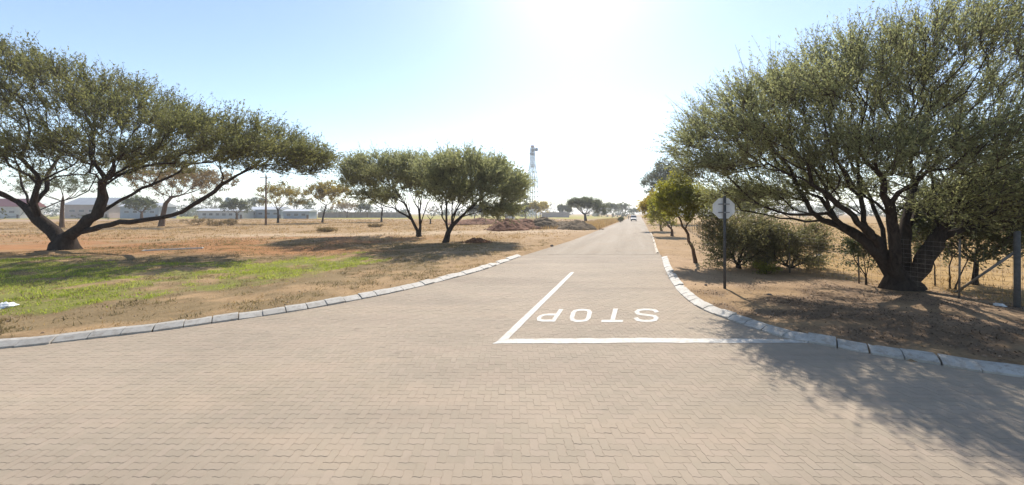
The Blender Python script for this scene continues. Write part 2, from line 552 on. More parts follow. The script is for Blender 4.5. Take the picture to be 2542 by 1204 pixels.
ground = tag(link('ground', me), 'sandy red and tan earth with patches of green and dry grass', kind='structure')
def gz(x, y):
    x = np.atleast_1d(np.asarray(x, float)); y = np.atleast_1d(np.asarray(y, float))
    return ground_h(x, y, road_sd(x, y))
def gz1(x, y): return float(gz(x, y)[0])

# ------------------------------------------------------------------ roads
def sheet(name, poly, z, mat, label, kind='structure'):
    V = [(p[0], p[1], z) for p in poly]
    m_ = bpy.data.meshes.new(name)
    m_.from_pydata(V, [], [tuple(range(len(V)))])
    m_.materials.append(mat); m_.update()
    return tag(link(name, m_), label, kind=kind)
SEAM = 21.2
def at_depth(edge, D):
    i = int(np.argmax(edge[:, 1] > D)); a, b = edge[i - 1], edge[i]
    t = (D - a[1]) / (b[1] - a[1]); return a + t * (b - a)
ls, rs = at_depth(Ledge, SEAM), at_depth(Redge, SEAM)
iL, iR = int(np.argmax(Ledge[:, 1] > SEAM)), int(np.argmax(Redge[:, 1] > SEAM))
paved_poly = np.vstack([Ledge[:iL], [ls], [rs], Redge[:iR][::-1], [(46., -9.), (-40., -9.)]])
paving = sheet('paved_road', paved_poly, -.0022, M['joint'], 'beige herringbone block paving of the road junction')
_t = np.linspace(0, 1, 60)[1:-1]
_rag = np.array([rs + (ls - rs) * t + np.array([0, -.12 - .5 * float(fbm(np.array(t * 9), np.array(2.2), 3)) + .3]) for t in _t])
side_poly = np.vstack([[ls], Ledge[iL:], Redge[iR:][::-1], [rs], _rag])
side_road = sheet('side_road', side_poly, .006, M['asphalt'], 'dusty grey side road running straight to the horizon')

# pavers: interlocking blocks laid in herringbone
W = .095
def zig(t): return .0055 * np.sin(2 * np.pi * t)
def paver_outline(horizontal):
    L, Wd = (2, 1) if horizontal else (1, 2)
    pts = []
    def edge(x0, y0, x1, y1):
        n = int(round(abs(x1 - x0) + abs(y1 - y0))) * 2
        for k in range(n):
            t = (k + .5) / n
            x, y = x0 + (x1 - x0) * t, y0 + (y1 - y0) * t
            if y0 == y1: pts.append((x * W, y * W + zig(x)))
            else: pts.append((x * W + zig(y), y * W))
    c = [(0, 0), (L, 0), (L, Wd), (0, Wd)]
    for i in range(4):
        a, b = c[i], c[(i + 1) % 4]
        pts.append((a[0] * W, a[1] * W)); edge(*a, *b)
    return np.array(pts)
def paver_geo(horizontal):
    o = paver_outline(horizontal)
    cen = o.mean(0)
    hw = np.array([W * (2 if horizontal else 1), W * (1 if horizontal else 2)]) / 2
    def inset(d):
        s = 1 - d / hw
        return cen + (o - cen) * s
    n = len(o)
    r0, r1 = inset(.0009), inset(.0024)
    V = np.vstack([np.c_[r1, np.zeros(n)], np.c_[r0, np.full(n, -.006)]])
    top = np.arange(n)[None, :]
    i = np.arange(n); j = (i + 1) % n
    side = np.stack([i, i + n, j + n, j], -1)
    return V, top, side
PG = {True: paver_geo(True), False: paver_geo(False)}
# herringbone cells: horizontal block at (i,j),(i+1,j) and vertical block at (i,j),(i,j+1)
X0, X1, Y0, Y1 = -17.0, 14.0, 1.2, SEAM
ii, jj = np.meshgrid(np.arange(int(X0 / W), int(X1 / W)), np.arange(int(Y0 / W), int(Y1 / W)))
ii, jj = ii.ravel(), jj.ravel()
ph = (ii - jj) % 4
hsel, vsel = ph == 0, ph == 3       # starts of horizontal and of vertical blocks
blocks = []
for sel, hor in ((hsel, True), (vsel, False)):
    bx, by = ii[sel] * W, jj[sel] * W
    cx_, cy_ = bx + (W if hor else W / 2), by + (W / 2 if hor else W)
    keep = (np.abs(cx_) < 1.461 * cy_ + 2.2)
    bx, by, cx_, cy_ = bx[keep], by[keep], cx_[keep], cy_[keep]
    s_ = road_sd(cx_, cy_)
    k2 = (s_ < .02) & (cy_ < SEAM - .06)
    blocks.append((hor, bx[k2], by[k2], cx_[k2], cy_[k2]))
allb = [(h, x, y, a, b) for h, xs, ys, as_, bs_ in blocks for x, y, a, b in zip(xs, ys, as_, bs_)]
vis = [b for b in allb if abs(b[3]) < 1.45 * b[4] and b[4] > 3.30]
vis.sort(key=lambda b: b[4])
near = vis[:300]
near_set = set((b[0], round(b[1], 3), round(b[2], 3)) for b in near)
proto = {}
for hor in (True, False):
    V, top, side = PG[hor]
    cen = V[:, :2].mean(0)
    V2 = V.copy(); V2[:, :2] -= cen
    for k in range(6):
        proto[(hor, k)] = (np_mesh('paver', V2, [top, side], M['paver'], attrs={'tone': np.full(len(V), .04 + .18 * k)}), cen)
for b in near:
    k = min(5, int(rng.random() ** 1.2 * 6))
    me, cen = proto[(b[0], k)]
    o = link('paver', me, paving, (b[1] + cen[0], b[2] + cen[1], rng.normal(0, .0008)))
    o.rotation_euler = (rng.normal(0, .003), rng.normal(0, .003), rng.normal(0, .004))
def lod(hor):
    V, top, side = PG[hor]
    x0_, y0_, x1_, y1_ = .0016, .0016, (2 if hor else 1) * W - .0016, (1 if hor else 2) * W - .0016
    e = .002
    V2 = np.array([(x0_ + e, y0_ + e, 0), (x1_ - e, y0_ + e, 0), (x1_ - e, y1_ - e, 0), (x0_ + e, y1_ - e, 0), (x0_, y0_, -.008), (x1_, y0_, -.008), (x1_, y1_, -.008), (x0_, y1_, -.008)])
    i = np.arange(4); j = (i + 1) % 4
    return V2, np.arange(4)[None], np.stack([i, i + 4, j + 4, j], -1)
for hor, far in ((True, 0), (False, 0), (True, 1), (False, 1)):
    V, top, side = lod(hor) if far else PG[hor]
    bs_ = [b for b in allb if b[0] == hor and (b[4] > 7.2) == bool(far) and (b[0], round(b[1], 3), round(b[2], 3)) not in near_set]
    n, k = len(bs_), len(V)
    off = np.array([(b[1], b[2]) for b in bs_])
    cen = V[:, :2].mean(0)
    A = np.repeat(V[None], n, 0)
    tl = rng.normal(0, .003, (n, 2)); dz = rng.normal(0, .0008, n)
    A[:, :, 2] += dz[:, None] + (A[:, :, :2] - cen) @ np.zeros((2, 1))[..., 0] + (A[:, :, 0] - cen[0]) * tl[:, :1] + (A[:, :, 1] - cen[1]) * tl[:, 1:]
    A[:, :, 0] += off[:, :1]; A[:, :, 1] += off[:, 1:]
    base = (np.arange(n) * k)[:, None, None]
    T = (top[None] + base).reshape(-1, top.shape[1]); S = (side[None] + base).reshape(-1, 4)
    tone = np.repeat(.04 + .18 * np.minimum(5, (rng.random(n) ** 1.2 * 6).astype(int)), k)
    me = np_mesh('pavers', A.reshape(-1, 3), [T, S], M['paver'], attrs={'tone': tone})
    tag(link('pavers', me, paving), kind='stuff')

# kerbs: one stone after another
def kerb_proto(L, mat, h=.11, w=.28):
    prof = [(0, -.06), (0, h * .28), (w * .55, h * .93), (w, h), (w, -.06)]
    cy, cz = w / 2, h * .4
    V = []
    for x, s in ((0, .955), (.014, 1), (L - .014, 1), (L, .955)):
        for y, z in prof: V.append((x, cy + (y - cy) * s, cz + (z - cz) * s if z > 0 else z))
    F_ = []
    for a in range(3):
        for k in range(5):
            F_.append((a * 5 + k, a * 5 + (k + 1) % 5, (a + 1) * 5 + (k + 1) % 5, (a + 1) * 5 + k))
    F_.append((4, 3, 2, 1, 0)); F_.append((15, 16, 17, 18, 19))
    m_ = bpy.data.meshes.new('kerb_stone'); m_.from_pydata(V, [], F_); m_.materials.append(mat); m_.update()
    return m_
def lay_kerb(path, L, mat, parent, side, gap=.018, h=.11, w=.28, name='kerb_stone'):
    me = kerb_proto(L, mat, h, w)
    seg = np.r_[0, np.cumsum(np.linalg.norm(np.diff(path, axis=0), axis=1))]
    s = 0.0
    while s + L < seg[-1]:
        a = np.array([np.interp(s, seg, path[:, 0]), np.interp(s, seg, path[:, 1])])
        b = np.array([np.interp(s + L, seg, path[:, 0]), np.interp(s + L, seg, path[:, 1])])
        d = b - a
        if side < 0: a, d = b, -d
        o = link(name, me, parent, (a[0] + rng.normal(0, .006), a[1] + rng.normal(0, .006), rng.normal(0, .008)))
        o.rotation_euler = (rng.normal(0, .03), rng.normal(0, .014), math.atan2(d[1], d[0]) + rng.normal(0, .016))
        s += L + gap
    return
KL = Lc[Lc[:, 0] > -22]; KR = Rc[Rc[:, 0] < 18]
kerb_l = tag(empty('kerb', (0, 0, 0)), 'white kerb curving along the grassy left verge', kind='structure')
lay_kerb(KL, .46, M['kerb'], kerb_l, 1)
kerb_r = tag(empty('kerb', (0, 0, 0)), 'white kerb curving round the corner below the sign and big right tree', kind='structure')
lay_kerb(KR, .40, M['kerb'], kerb_r, -1)
edg = tag(empty('road_edging', (0, 0, 0)), 'low sandy edging stones along the right side of the road', kind='structure')
lay_kerb(catmull([rs + np.array([.05, .8]), np.array(Rfar[0]), np.array(road_end(Rfar[0], 47))], .5), .9, M['kerb_old'], edg, -1, .03, .07, .14, 'edging_stone')

# painted markings
def ribbon(name, pts, widths, z, mat, label, parent=None):
    V, F_ = [], []
    for i, p in enumerate(pts):
        V += [(p[0][0], p[0][1], z), (p[1][0], p[1][1], z)]
    for i in range(len(pts) - 1): F_.append((2 * i, 2 * i + 1, 2 * i + 3, 2 * i + 2))
    m_ = bpy.data.meshes.new(name); m_.from_pydata(V, [], F_); m_.materials.append(mat); m_.update()
    return tag(link(name, m_, parent), label, kind='structure')
ZP = .0055
xs = np.linspace(1222, 2008, 40)
def wob(i, a, s): return a * (vnoise(i * .6 + s, s * 3.1) - .5)
sl = [(G(x + (22 if x < 1240 else 0), np.interp(x, [1222, 1600, 2010], [842, 839.5, 843]) + wob(i, 1.6, 1)), G(x, np.interp(x, [1222, 1600, 2010], [853.5, 851.5, 852]) + wob(i, 1.6, 2))) for i, x in enumerate(xs)]
ribbon('stop_line', sl, None, ZP, M['paint'], 'thick white stop line painted across the paving')
cl = []
for i, t in enumerate(np.linspace(0, 1, 30)):
    y = 846 + (676 - 846) * t
    xl = np.interp(y, [676, 846], [1417, 1236]); xr = np.interp(y, [676, 846], [1426, 1258])
    cl.append((G(xl + wob(i, 1.2, 5), y), G(xr + wob(i, 1.2, 6), y)))
ribbon('centre_line', cl, None, ZP + .0015, M['paint'], 'white centre line painted up the middle of the side road')

def zpx(x, y): return G(1180 + x / 3.1, 640 + y / 3.1)
letters = {
 'S': ([(1232, 392), (1402, 392), (1408, 496), (1225, 496)], [[(.96, .70), (.86, .86), (.62, .925), (.36, .925), (.14, .86), (.07, .72), (.16, .58), (.40, .525), (.62, .475), (.86, .41), (.94, .27), (.85, .13), (.62, .075), (.36, .075), (.12, .14), (.03, .31)]]),
 'T': ([(996, 392), (1164, 392), (1135, 496), (968, 496)], [[(0, .925), (1, .925)], [(.5, .85), (.5, 0)]]),
 'O': ([(745, 395), (905, 395), (880, 496), (715, 496)], [[(.11, .72), (.2, .88), (.4, .925), (.62, .925), (.82, .86), (.89, .7), (.89, .3), (.82, .14), (.62, .075), (.4, .075), (.2, .12), (.11, .28), (.11, .72)]]),
 'P': ([(520, 395), (680, 395), (612, 493), (455, 493)], [[(.11, 0), (.11, 1)], [(.2, .925), (.62, .925), (.82, .88), (.9, .74), (.88, .60), (.76, .50), (.55, .47), (.2, .47)]]),
}
word = tag(empty('stop_lettering', (*G(1480, 785), ZP)), 'white word STOP painted upside down on the paving before the stop line', kind='structure')
for ch, (q, strokes) in letters.items():
    fl, fr, nr, nl = [np.array(zpx(*p)) for p in q]
    V, F_ = [], []
    for si, st in enumerate(strokes):
        st = np.array(st); n = len(st); closed = np.allclose(st[0], st[-1])
        sc = np.array([.105, .075])
        stn = st / sc
        o = len(V)
        for i in range(n):
            if closed: a, b = stn[(i - 1) % (n - 1)], stn[(i + 1) % (n - 1)]
            else: a, b = stn[max(i - 1, 0)], stn[min(i + 1, n - 1)]
            d = (b - a) / np.linalg.norm(b - a); nn = np.array([-d[1], d[0]])
            for sg in (1, -1):
                u, v = (stn[i] + nn * sg) * sc
                uu = 1 - u                                     # seen upside down: left of the letter lies to the right
                w_ = (fl * (1 - uu) + fr * uu) * (1 - v) + (nl * (1 - uu) + nr * uu) * v
                V.append((w_[0] - word.location.x, w_[1] - word.location.y, .0006 * si))
        for i in range(n - 1): F_.append((o + 2 * i, o + 2 * i + 1, o + 2 * i + 3, o + 2 * i + 2))
    m_ = bpy.data.meshes.new('letter'); m_.from_pydata(V, [], F_); m_.materials.append(M['paint']); m_.update()
    o = link('letter', m_, word); o['label'] = 'white painted letter ' + ch

# ------------------------------------------------------------------ trees
def polyline3(pts, seg, jit, r):
    pts = [np.array(p, float) for p in pts]
    out = []
    for i in range(len(pts) - 1):
        p0, p1, p2, p3 = pts[max(i - 1, 0)], pts[i], pts[i + 1], pts[min(i + 2, len(pts) - 1)]
        n = max(1, int(np.linalg.norm(p2 - p1) / seg))
        for k in range(n):
            t = k / n
            q = .5 * ((2 * p1) + (-p0 + p2) * t + (2 * p0 - 5 * p1 + 4 * p2 - p3) * t * t + (-p0 + 3 * p1 - 3 * p2 + p3) * t ** 3)
            if out and jit: q = q + r.normal(0, jit, 3)
            out.append(q)
    out.append(pts[-1])
    return out

class Skel:
    def __init__(self, root, cap=60000):
        self.p = np.zeros((cap, 3)); self.par = np.full(cap, -1, int); self.len = np.zeros(cap); self.n = 1
        self.p[0] = root; self.tips = []
    def add(self, q, par):
        i = self.n
        self.p[i] = q; self.par[i] = par
        self.len[i] = self.len[par] + np.linalg.norm(q - self.p[par])
        self.n += 1
        return i
    def dir(self, i):
        j = self.par[i]
        if j < 0: return np.array([0, 0, 1.])
        d = self.p[i] - self.p[j]
        return d / (np.linalg.norm(d) + 1e-9)

def grow(root, limbs, targets, r, seg=.35, jit=.03, alpha=.35, bend=.35, start_from=1):
    s = Skel(root)
    for li, L in enumerate(limbs):
        pts = polyline3(L, seg, jit, r)
        k = 0 if li == 0 else int(np.argmin(((s.p[:s.n] - pts[0]) ** 2).sum(1)))
        for q in pts[1:]: k = s.add(q, k)
        if li == 0: first = s.n
    order = np.argsort(((targets - s.p[0]) ** 2).sum(1))
    nmin = max(2, int(start_from))
    for t in targets[order]:
        P_ = s.p[:s.n]
        d = np.sqrt(((P_ - t) ** 2).sum(1))
        cost = d + alpha * s.len[:s.n]
        cost[:nmin] += 50
        k = int(np.argmin(cost))
        a = s.p[k]; dd = d[k]
        if dd < .05: continue
        c = a + s.dir(k) * dd * bend + (t - a) * .25 + r.normal(0, .05 * dd, 3)
        n = max(1, int(dd / seg))
        for i in range(1, n + 1):
            u = i / n
            q = (1 - u) ** 2 * a + 2 * u * (1 - u) * c + u * u * t
            if i < n: q = q + r.normal(0, jit, 3)
            k = s.add(q, k)
        s.tips.append(k)
    return s

def skel_mesh(name, s, R, rtip, mats, flare=1.5, minr=0.0, origin=(0, 0, 0), power=None):
    n = s.n
    cnt = np.zeros(n); has = np.zeros(n, bool)
    has[s.par[1:n]] = True
    for i in range(n - 1, 0, -1):
        if not has[i]: cnt[i] += 1
        cnt[s.par[i]] += cnt[i]
    e = math.log(R / rtip) / math.log(max(cnt[0], 2))
    rad = rtip * np.maximum(cnt, 1) ** e
    lm_ = s.len[:n] / max(s.len[:n].max(), 1e-6)
    rad = np.maximum(rad * (1 - .55 * np.clip(lm_ * 1.3, 0, 1)), rtip * .8)
    z0 = s.p[0][2]
    kids = [[] for _ in range(n)]
    for i in range(1, n): kids[s.par[i]].append(i)
    V, quad, tri = [], [], []
    nv = 0
    starts = [(0, None)]
    while starts:
        i, par = starts.pop()
        ch = []
        if par is not None: ch.append((s.p[par], rad[i]))
        j = i
        while True:
            ch.append((s.p[j], rad[j]))
            if not kids[j]: break
            ks = sorted(kids[j], key=lambda q: -cnt[q])
            for q in ks[1:]:
                if rad[q] >= minr: starts.append((q, j))
            j = ks[0]
            if rad[j] < minr: break
        if len(ch) < 2: continue
        pts = np.array([c[0] for c in ch]); rr = np.array([c[1] for c in ch])
        rr = rr * (1 + (flare - 1) * np.exp(-np.maximum(pts[:, 2] - z0, 0) / (1.2 * R + .05)))
        m = 9 if rr[0] > .07 else (5 if rr[0] > .02 else 3)
        T = np.gradient(pts, axis=0); T /= np.linalg.norm(T, axis=1)[:, None] + 1e-9
        up = np.cross(T[0], [0.3, .8, .52]); up /= np.linalg.norm(up) + 1e-9
        for k in range(len(pts)):
            up = up - T[k] * up.dot(T[k]); up /= np.linalg.norm(up) + 1e-9
            b = np.cross(T[k], up)
            a = np.arange(m) * 2 * np.pi / m
            lump = 1 + (.10 * np.sin(a * 3 + pts[k][2] * 2.1) + .06 * np.sin(a * 5 + k)) * (m == 9)
            V.append(pts[k] + (np.cos(a)[:, None] * up + np.sin(a)[:, None] * b) * (rr[k] * lump)[:, None])
        for k in range(len(pts) - 1):
            a = nv + k * m + np.arange(m); b = nv + k * m + (np.arange(m) + 1) % m
            quad.append(np.stack([a, b, b + m, a + m], -1))
        nv += m * len(pts)
    return np_mesh(name, np.vstack(V) - np.array(origin), [np.vstack(quad)], mats, smooth=True), rad, cnt

def leaves(name, starts, dirs, lens, m, ll, lw, mats, r, spread=.05, curl=.25, tone0=None, up=0.0, stem=.006, origin=(0, 0, 0), along=.6, tstart=.12, bare=None):
    """shoots with m leaves each; every leaf a small rhombus; stems as thin ribbons"""
    n = len(starts)
    bendv = r.normal(0, 1, (n, 3)); bendv[:, 2] += up * 2
    bendv -= dirs * (bendv * dirs).sum(1)[:, None]
    t = tstart + (1 - tstart) * r.random((n, m))
    pt = starts[:, None] + dirs[:, None] * (lens[:, None] * t)[..., None] + bendv[:, None] * (curl * lens[:, None] * t * t)[..., None] * .5
    pt = pt + r.normal(0, 1, (n, m, 3)) * spread
    ax = dirs[:, None] * along + r.normal(0, .6, (n, m, 3))
    ax /= np.linalg.norm(ax, axis=2)[..., None]
    sd_ = np.cross(ax, r.normal(0, 1, (n, m, 3))); sd_ /= np.linalg.norm(sd_, axis=2)[..., None]
    l_ = ll * (.6 + .8 * r.random((n, m)))[..., None]; w_ = lw * (.6 + .8 * r.random((n, m)))[..., None]
    v0 = pt - ax * l_ * .5; v2 = pt + ax * l_ * .5; v1 = pt + sd_ * w_ * .5; v3 = pt - sd_ * w_ * .5
    V = np.stack([v0, v1, v2, v3], 2).reshape(-1, 3)
    tone = (r.random(n) if tone0 is None else tone0)
    tl = np.clip(tone[:, None] * .75 + r.random((n, m)) * .25, 0, 1)
    tv = np.repeat(tl.ravel(), 4)
    q = np.arange(n * m * 4).reshape(-1, 4)
    # stems
    K = 3
    ts = np.linspace(0, 1, K)
    sp = starts[:, None] + dirs[:, None] * (lens[:, None] * ts)[..., None] + bendv[:, None] * (curl * lens[:, None] * ts * ts)[..., None] * .5
    sv = np.cross(dirs, r.normal(0, 1, (n, 3))); sv /= np.linalg.norm(sv, axis=1)[:, None] + 1e-9
    wv = stem * np.linspace(1, .4, K)
    a = sp + sv[:, None] * wv[None, :, None]; b = sp - sv[:, None] * wv[None, :, None]
    SV = np.stack([a, b], 2).reshape(-1, 3)
    o = len(V)
    base = o + np.arange(n)[:, None] * (2 * K) + np.arange(K - 1)[None] * 2
    sq = np.stack([base, base + 1, base + 3, base + 2], -1).reshape(-1, 4)
    if bare is not None and len(bare[0]):
        bs_, bd_, bl_ = bare
        nb_ = len(bs_)
        bsv = np.cross(bd_, r.normal(0, 1, (nb_, 3))); bsv /= np.linalg.norm(bsv, axis=1)[:, None] + 1e-9
        bb = r.normal(0, .3, (nb_, 3)); bb[:, 2] += .25
        bp = bs_[:, None] + bd_[:, None] * (bl_[:, None] * ts)[..., None] + bb[:, None] * (bl_[:, None] * ts * ts)[..., None] * .4
        a = bp + bsv[:, None] * wv[None, :, None] * 1.2; b = bp - bsv[:, None] * wv[None, :, None] * 1.2
        base2 = o + len(SV) + np.arange(nb_)[:, None] * (2 * K) + np.arange(K - 1)[None] * 2
        sq = np.vstack([sq, np.stack([base2, base2 + 1, base2 + 3, base2 + 2], -1).reshape(-1, 4)])
        SV = np.vstack([SV, np.stack([a, b], 2).reshape(-1, 3)])
    V = np.vstack([V, SV]); tv = np.r_[tv, np.zeros(len(SV))]
    mi = np.r_[np.zeros(len(q), int), np.ones(len(sq), int)]
    return np_mesh(name, V - np.array(origin), [np.vstack([q, sq])], mats, mi, attrs={'tone': tv})

def lobe_points(lobes, r, shell=.6, flat=0.0):
    """lobes: (cx,cy,cz,rx,ry,rz,n) in metres; points lean to the outer, upper shell"""
    out, cen = [], []
    for cx_, cy_, cz_, rx, ry, rz, n in lobes:
        v = r.normal(0, 1, (n, 3)); v /= np.linalg.norm(v, axis=1)[:, None]
        v[:, 2] = np.where((v[:, 2] < 0) & (r.random(n) < .55), -v[:, 2], v[:, 2])
        rad = r.random(n) ** (1 / (3 + 5 * shell))
        out.append(np.array([cx_, cy_, cz_]) + v * rad[:, None] * np.array([rx, ry, rz])); cen.append(np.repeat([[cx_, cy_, cz_ - rz * .7]], n, 0))
    return np.vstack(out), np.vstack(cen)

def make_tree(name, label, root, limbs, lobes, seed, R=.3, rtip=.008, leafm='leaf_acacia', barkm='bark', k=5, m=24, shoot=(.35, .8), ll=.055, lw=.02,
              spread=.035, cat='tree', group=None, seg=.35, jit=.03, alpha=.35, upb=.45, shell=.6, curl=.3, minr=0.0, stem=.006, flare=1.5, inner=.35, tone_up=.45, start_from=2, bend=.35, along=.6, rnd=.55, twigs=0):
    r = np.random.default_rng(seed)
    tg, cen = lobe_points(lobes, r, shell)
    root = np.array(root, float)
    s = grow(root, [[np.array(p, float) for p in L] for L in limbs], tg, r, seg, jit, alpha, bend, start_from)
    o = tag(empty(name, tuple(root)), label, cat, group)
    me, rad, cnt = skel_mesh('trunk', s, R, rtip, M[barkm], flare, minr, root)
    link('trunk', me, o)
    # shoots at tips and along the thin outer wood
    tips = np.array(s.tips)
    thin = np.where((cnt[:s.n] <= 2) & (np.arange(s.n) > 5))[0]
    thin = thin[r.random(len(thin)) < inner]
    src = np.r_[np.repeat(tips, k), np.repeat(thin, max(1, k // 3))]
    ctr = np.array([(l[0], l[1], l[2] - l[5] * .8) for l in lobes]).mean(0)
    P0 = s.p[src]
    out = P0 - ctr; out /= np.linalg.norm(out, axis=1)[:, None] + 1e-9
    dr = s.p[src] - s.p[s.par[src]]; dr /= np.linalg.norm(dr, axis=1)[:, None] + 1e-9
    d = out * .55 + dr * .5 + r.normal(0, rnd, P0.shape) + np.array([0, 0, upb])
    d /= np.linalg.norm(d, axis=1)[:, None]
    L = shoot[0] + (shoot[1] - shoot[0]) * r.random(len(src))
    L = L * np.where(r.random(len(src)) < .12, 1.35, 1.0)
    back = r.random(len(src))[:, None]
    P0 = P0 - dr * back * .25
    zmin, zmax = P0[:, 2].min(), P0[:, 2].max()
    tone = np.clip(.15 + .5 * fbm(P0[:, 0] * .8 + P0[:, 1] * .3, P0[:, 2] * .8 + P0[:, 1] * .5, seed) + (r.random(len(src)) - .5) * .35, 0, 1)
    bare = None
    if twigs:
        fine = np.where((cnt[:s.n] <= 5) & (np.arange(s.n) > 8))[0]
        fine = np.repeat(fine, 1 + int(twigs * 3)); fine = fine[r.random(len(fine)) < twigs]
        bd_ = s.p[fine] - s.p[s.par[fine]]; bd_ /= np.linalg.norm(bd_, axis=1)[:, None] + 1e-9
        bd_ = bd_ * .7 + r.normal(0, .45, bd_.shape) + np.array([0, 0, .15]); bd_ /= np.linalg.norm(bd_, axis=1)[:, None]
        bare = (s.p[fine], bd_, shoot[0] + (shoot[1] - shoot[0]) * r.random(len(fine)))
    lm = leaves('crown', P0, d, L, m, ll, lw, [M[leafm], M['twig']], r, spread, curl, tone, up=upb, stem=stem, origin=root, along=along, bare=bare)
    link('crown', lm, o)
    return o

def pl(px, py, wpx, hpx, D, dep, n, dD=0.0):
    """a crown lobe seen at a photo pixel, half sizes in photo pixels and metres of depth"""
    c = P(px, py, D + dD); s_ = (D + dD) / F
    return (c[0], c[1], c[2], wpx * s_, dep, hpx * s_, n)

def gpt(px, py):
    x, y = G(px, py)
    return (x, y, gz1(x, y) - .05)

# ---- the big acacia on the right, by the fence
b = gpt(2238, 724); D = b[1]
Q = lambda x, y, dd=0.0: P(x, y, D + dd)
limbs = [
 [b, Q(2236, 712), Q(2216, 680, .05), Q(2196, 635, .1), Q(2150, 565, -.2), Q(2085, 508, -.5), Q(2020, 460, -.8), Q(1940, 425, -1.0)],
 [Q(2200, 645), Q(2150, 598, .2), Q(2085, 556, .5), Q(2000, 546, .8), Q(1910, 536, 1.0), Q(1840, 522, 1.2)],
 [Q(2120, 577, .3), Q(2050, 535, .2), Q(1960, 530, .1), Q(1880, 520, .0)],
 [Q(2237, 714), Q(2240, 680, .15), Q(2248, 610, .3), Q(2254, 520, .5), Q(2286, 430, .9), Q(2318, 340, 1.3), Q(2335, 240, 1.5)],
 [Q(2237, 714), Q(2268, 685, -.1), Q(2302, 640, -.2), Q(2338, 580, -.4), Q(2370, 515, -.6), Q(2420, 440, -.9), Q(2500, 350, -1.2)],
 [Q(2200, 640), Q(2176, 540, .8), Q(2130, 440, 1.4), Q(2090, 350, 1.9), Q(2050, 270, 2.3)],
 [Q(2237, 712), Q(2228, 660, -.25), Q(2216, 560, -.45), Q(2190, 460, -.9), Q(2165, 350, -1.7), Q(2190, 220, -2.2)],
 [Q(2250, 570, .4), Q(2320, 470, 1.4), Q(2400, 380, 2.4), Q(2490, 300, 3.2)],
 [Q(2330, 590, -.4), Q(2440, 560, .2), Q(2540, 530, .6), Q(2620, 480, 1)],
 [Q(2185, 610, .1), Q(2120, 500, 1.6), Q(2040, 430, 2.6), Q(1960, 380, 3.2)],
]
lobes = [
 pl(2330, 200, 230, 150, D, 4.2, 300), pl(2110, 230, 170, 110, D, 3.6, 210), pl(2020, 300, 160, 100, D, 3.4, 180, .6),
 pl(1880, 300, 130, 80, D, 2.6, 150), pl(1800, 370, 105, 62, D, 2.2, 130), pl(1960, 405, 160, 60, D, 3.0, 160, .5),
 pl(2440, 330, 190, 120, D, 4.0, 220), pl(2640, 260, 200, 170, D, 4.4, 90), pl(1880, 500, 110, 36, D, 1.0, 90, 1.0),
 pl(2140, 420, 150, 60, D, 2.6, 120, -1.0), pl(2450, 490, 120, 50, D, 2.0, 110, .6), pl(2320, 440, 100, 70, D, 2.4, 90, 1.5), pl(2700, 420, 150, 90, D, 3.0, 60),
 pl(2040, 480, 110, 34, D, 2.0, 90, 1.6), pl(1770, 430, 60, 25, D, 1.2, 50), pl(2500, 470, 80, 60, D, 1.6, 90, -2.0), pl(2340, 380, 120, 60, D, 1.8, 70, -2.4), pl(2760, 90, 190, 140, D, 3.0, 50, -2.5), pl(2500, 548, 110, 46, D, 1.4, 90, -.8), pl(2400, 505, 100, 46, D, 1.4, 70, -1.3),
]
make_tree('acacia_tree', 'big spreading thorn tree with thick forked dark trunk at the right fence', b, limbs, lobes, 11, leafm='leaf_acacia_pale', alpha=.6, rnd=.42, twigs=.5, along=1.0, R=.47, k=6, m=15, shoot=(.45, 1.15), ll=.085, lw=.027, spread=.024, seg=.33, jit=.035, inner=.5, upb=.4, shell=.42, flare=1.06, stem=.006)

# ---- the big acacia on the left verge
b = gpt(160, 624); D = b[1]
Q = lambda x, y, dd=0.0: P(x, y, D + dd)
limbs = [
 [b, Q(160, 605), Q(172, 588), Q(230, 568), Q(300, 553), Q(390, 543), Q(450, 525), Q(510, 490), Q(570, 445), Q(640, 415), Q(720, 405)],
 [Q(160, 605), Q(130, 575), Q(100, 545), Q(70, 515), Q(20, 488), Q(-60, 455), Q(-160, 400)],
 [Q(75, 528), Q(20, 542), Q(-60, 548), Q(-150, 520)],
 [Q(168, 590), Q(240, 535), Q(300, 495, 1), Q(350, 470, 1.5), Q(420, 440, 2)],
 [Q(80, 525), Q(60, 470, 1), Q(40, 400, 2), Q(0, 330, 3)],
 [Q(95, 540), Q(88, 480, -1), Q(130, 420, -2), Q(170, 340, -3)],
 [Q(100, 530), Q(150, 500, .5), Q(220, 475, 1), Q(240, 430, 1.5), Q(280, 380, 2)],
 [Q(250, 530), Q(255, 490), Q(262, 440), Q(300, 380)],
 [Q(570, 445), Q(575, 415, .5), Q(560, 385, 1), Q(530, 360, 1)],
 [Q(610, 425), Q(612, 390, -.5), Q(630, 360, -1)],
]
lobes = [
 pl(-20, 235, 150, 110, D, 7, 220), pl(150, 265, 150, 105, D, 7, 240), pl(300, 305, 130, 95, D, 6, 210), pl(420, 345, 90, 65, D, 5, 120),
 pl(-200, 270, 160, 110, D, 6.0, 90), pl(610, 360, 110, 50, D, 5, 150), pl(650, 392, 110, 36, D, 4, 90), pl(700, 400, 90, 34, D, 4.0, 100), pl(535, 350, 60, 42, D, 4, 60),
 pl(60, 395, 140, 50, D, 5.5, 130), pl(250, 405, 130, 46, D, 5.0, 130), pl(480, 400, 60, 26, D, 4, 40), pl(-150, 400, 100, 50, D, 3, 40), pl(760, 405, 55, 22, D, 2.0, 50), pl(390, 410, 60, 24, D, 3, 40, 1.5),
]
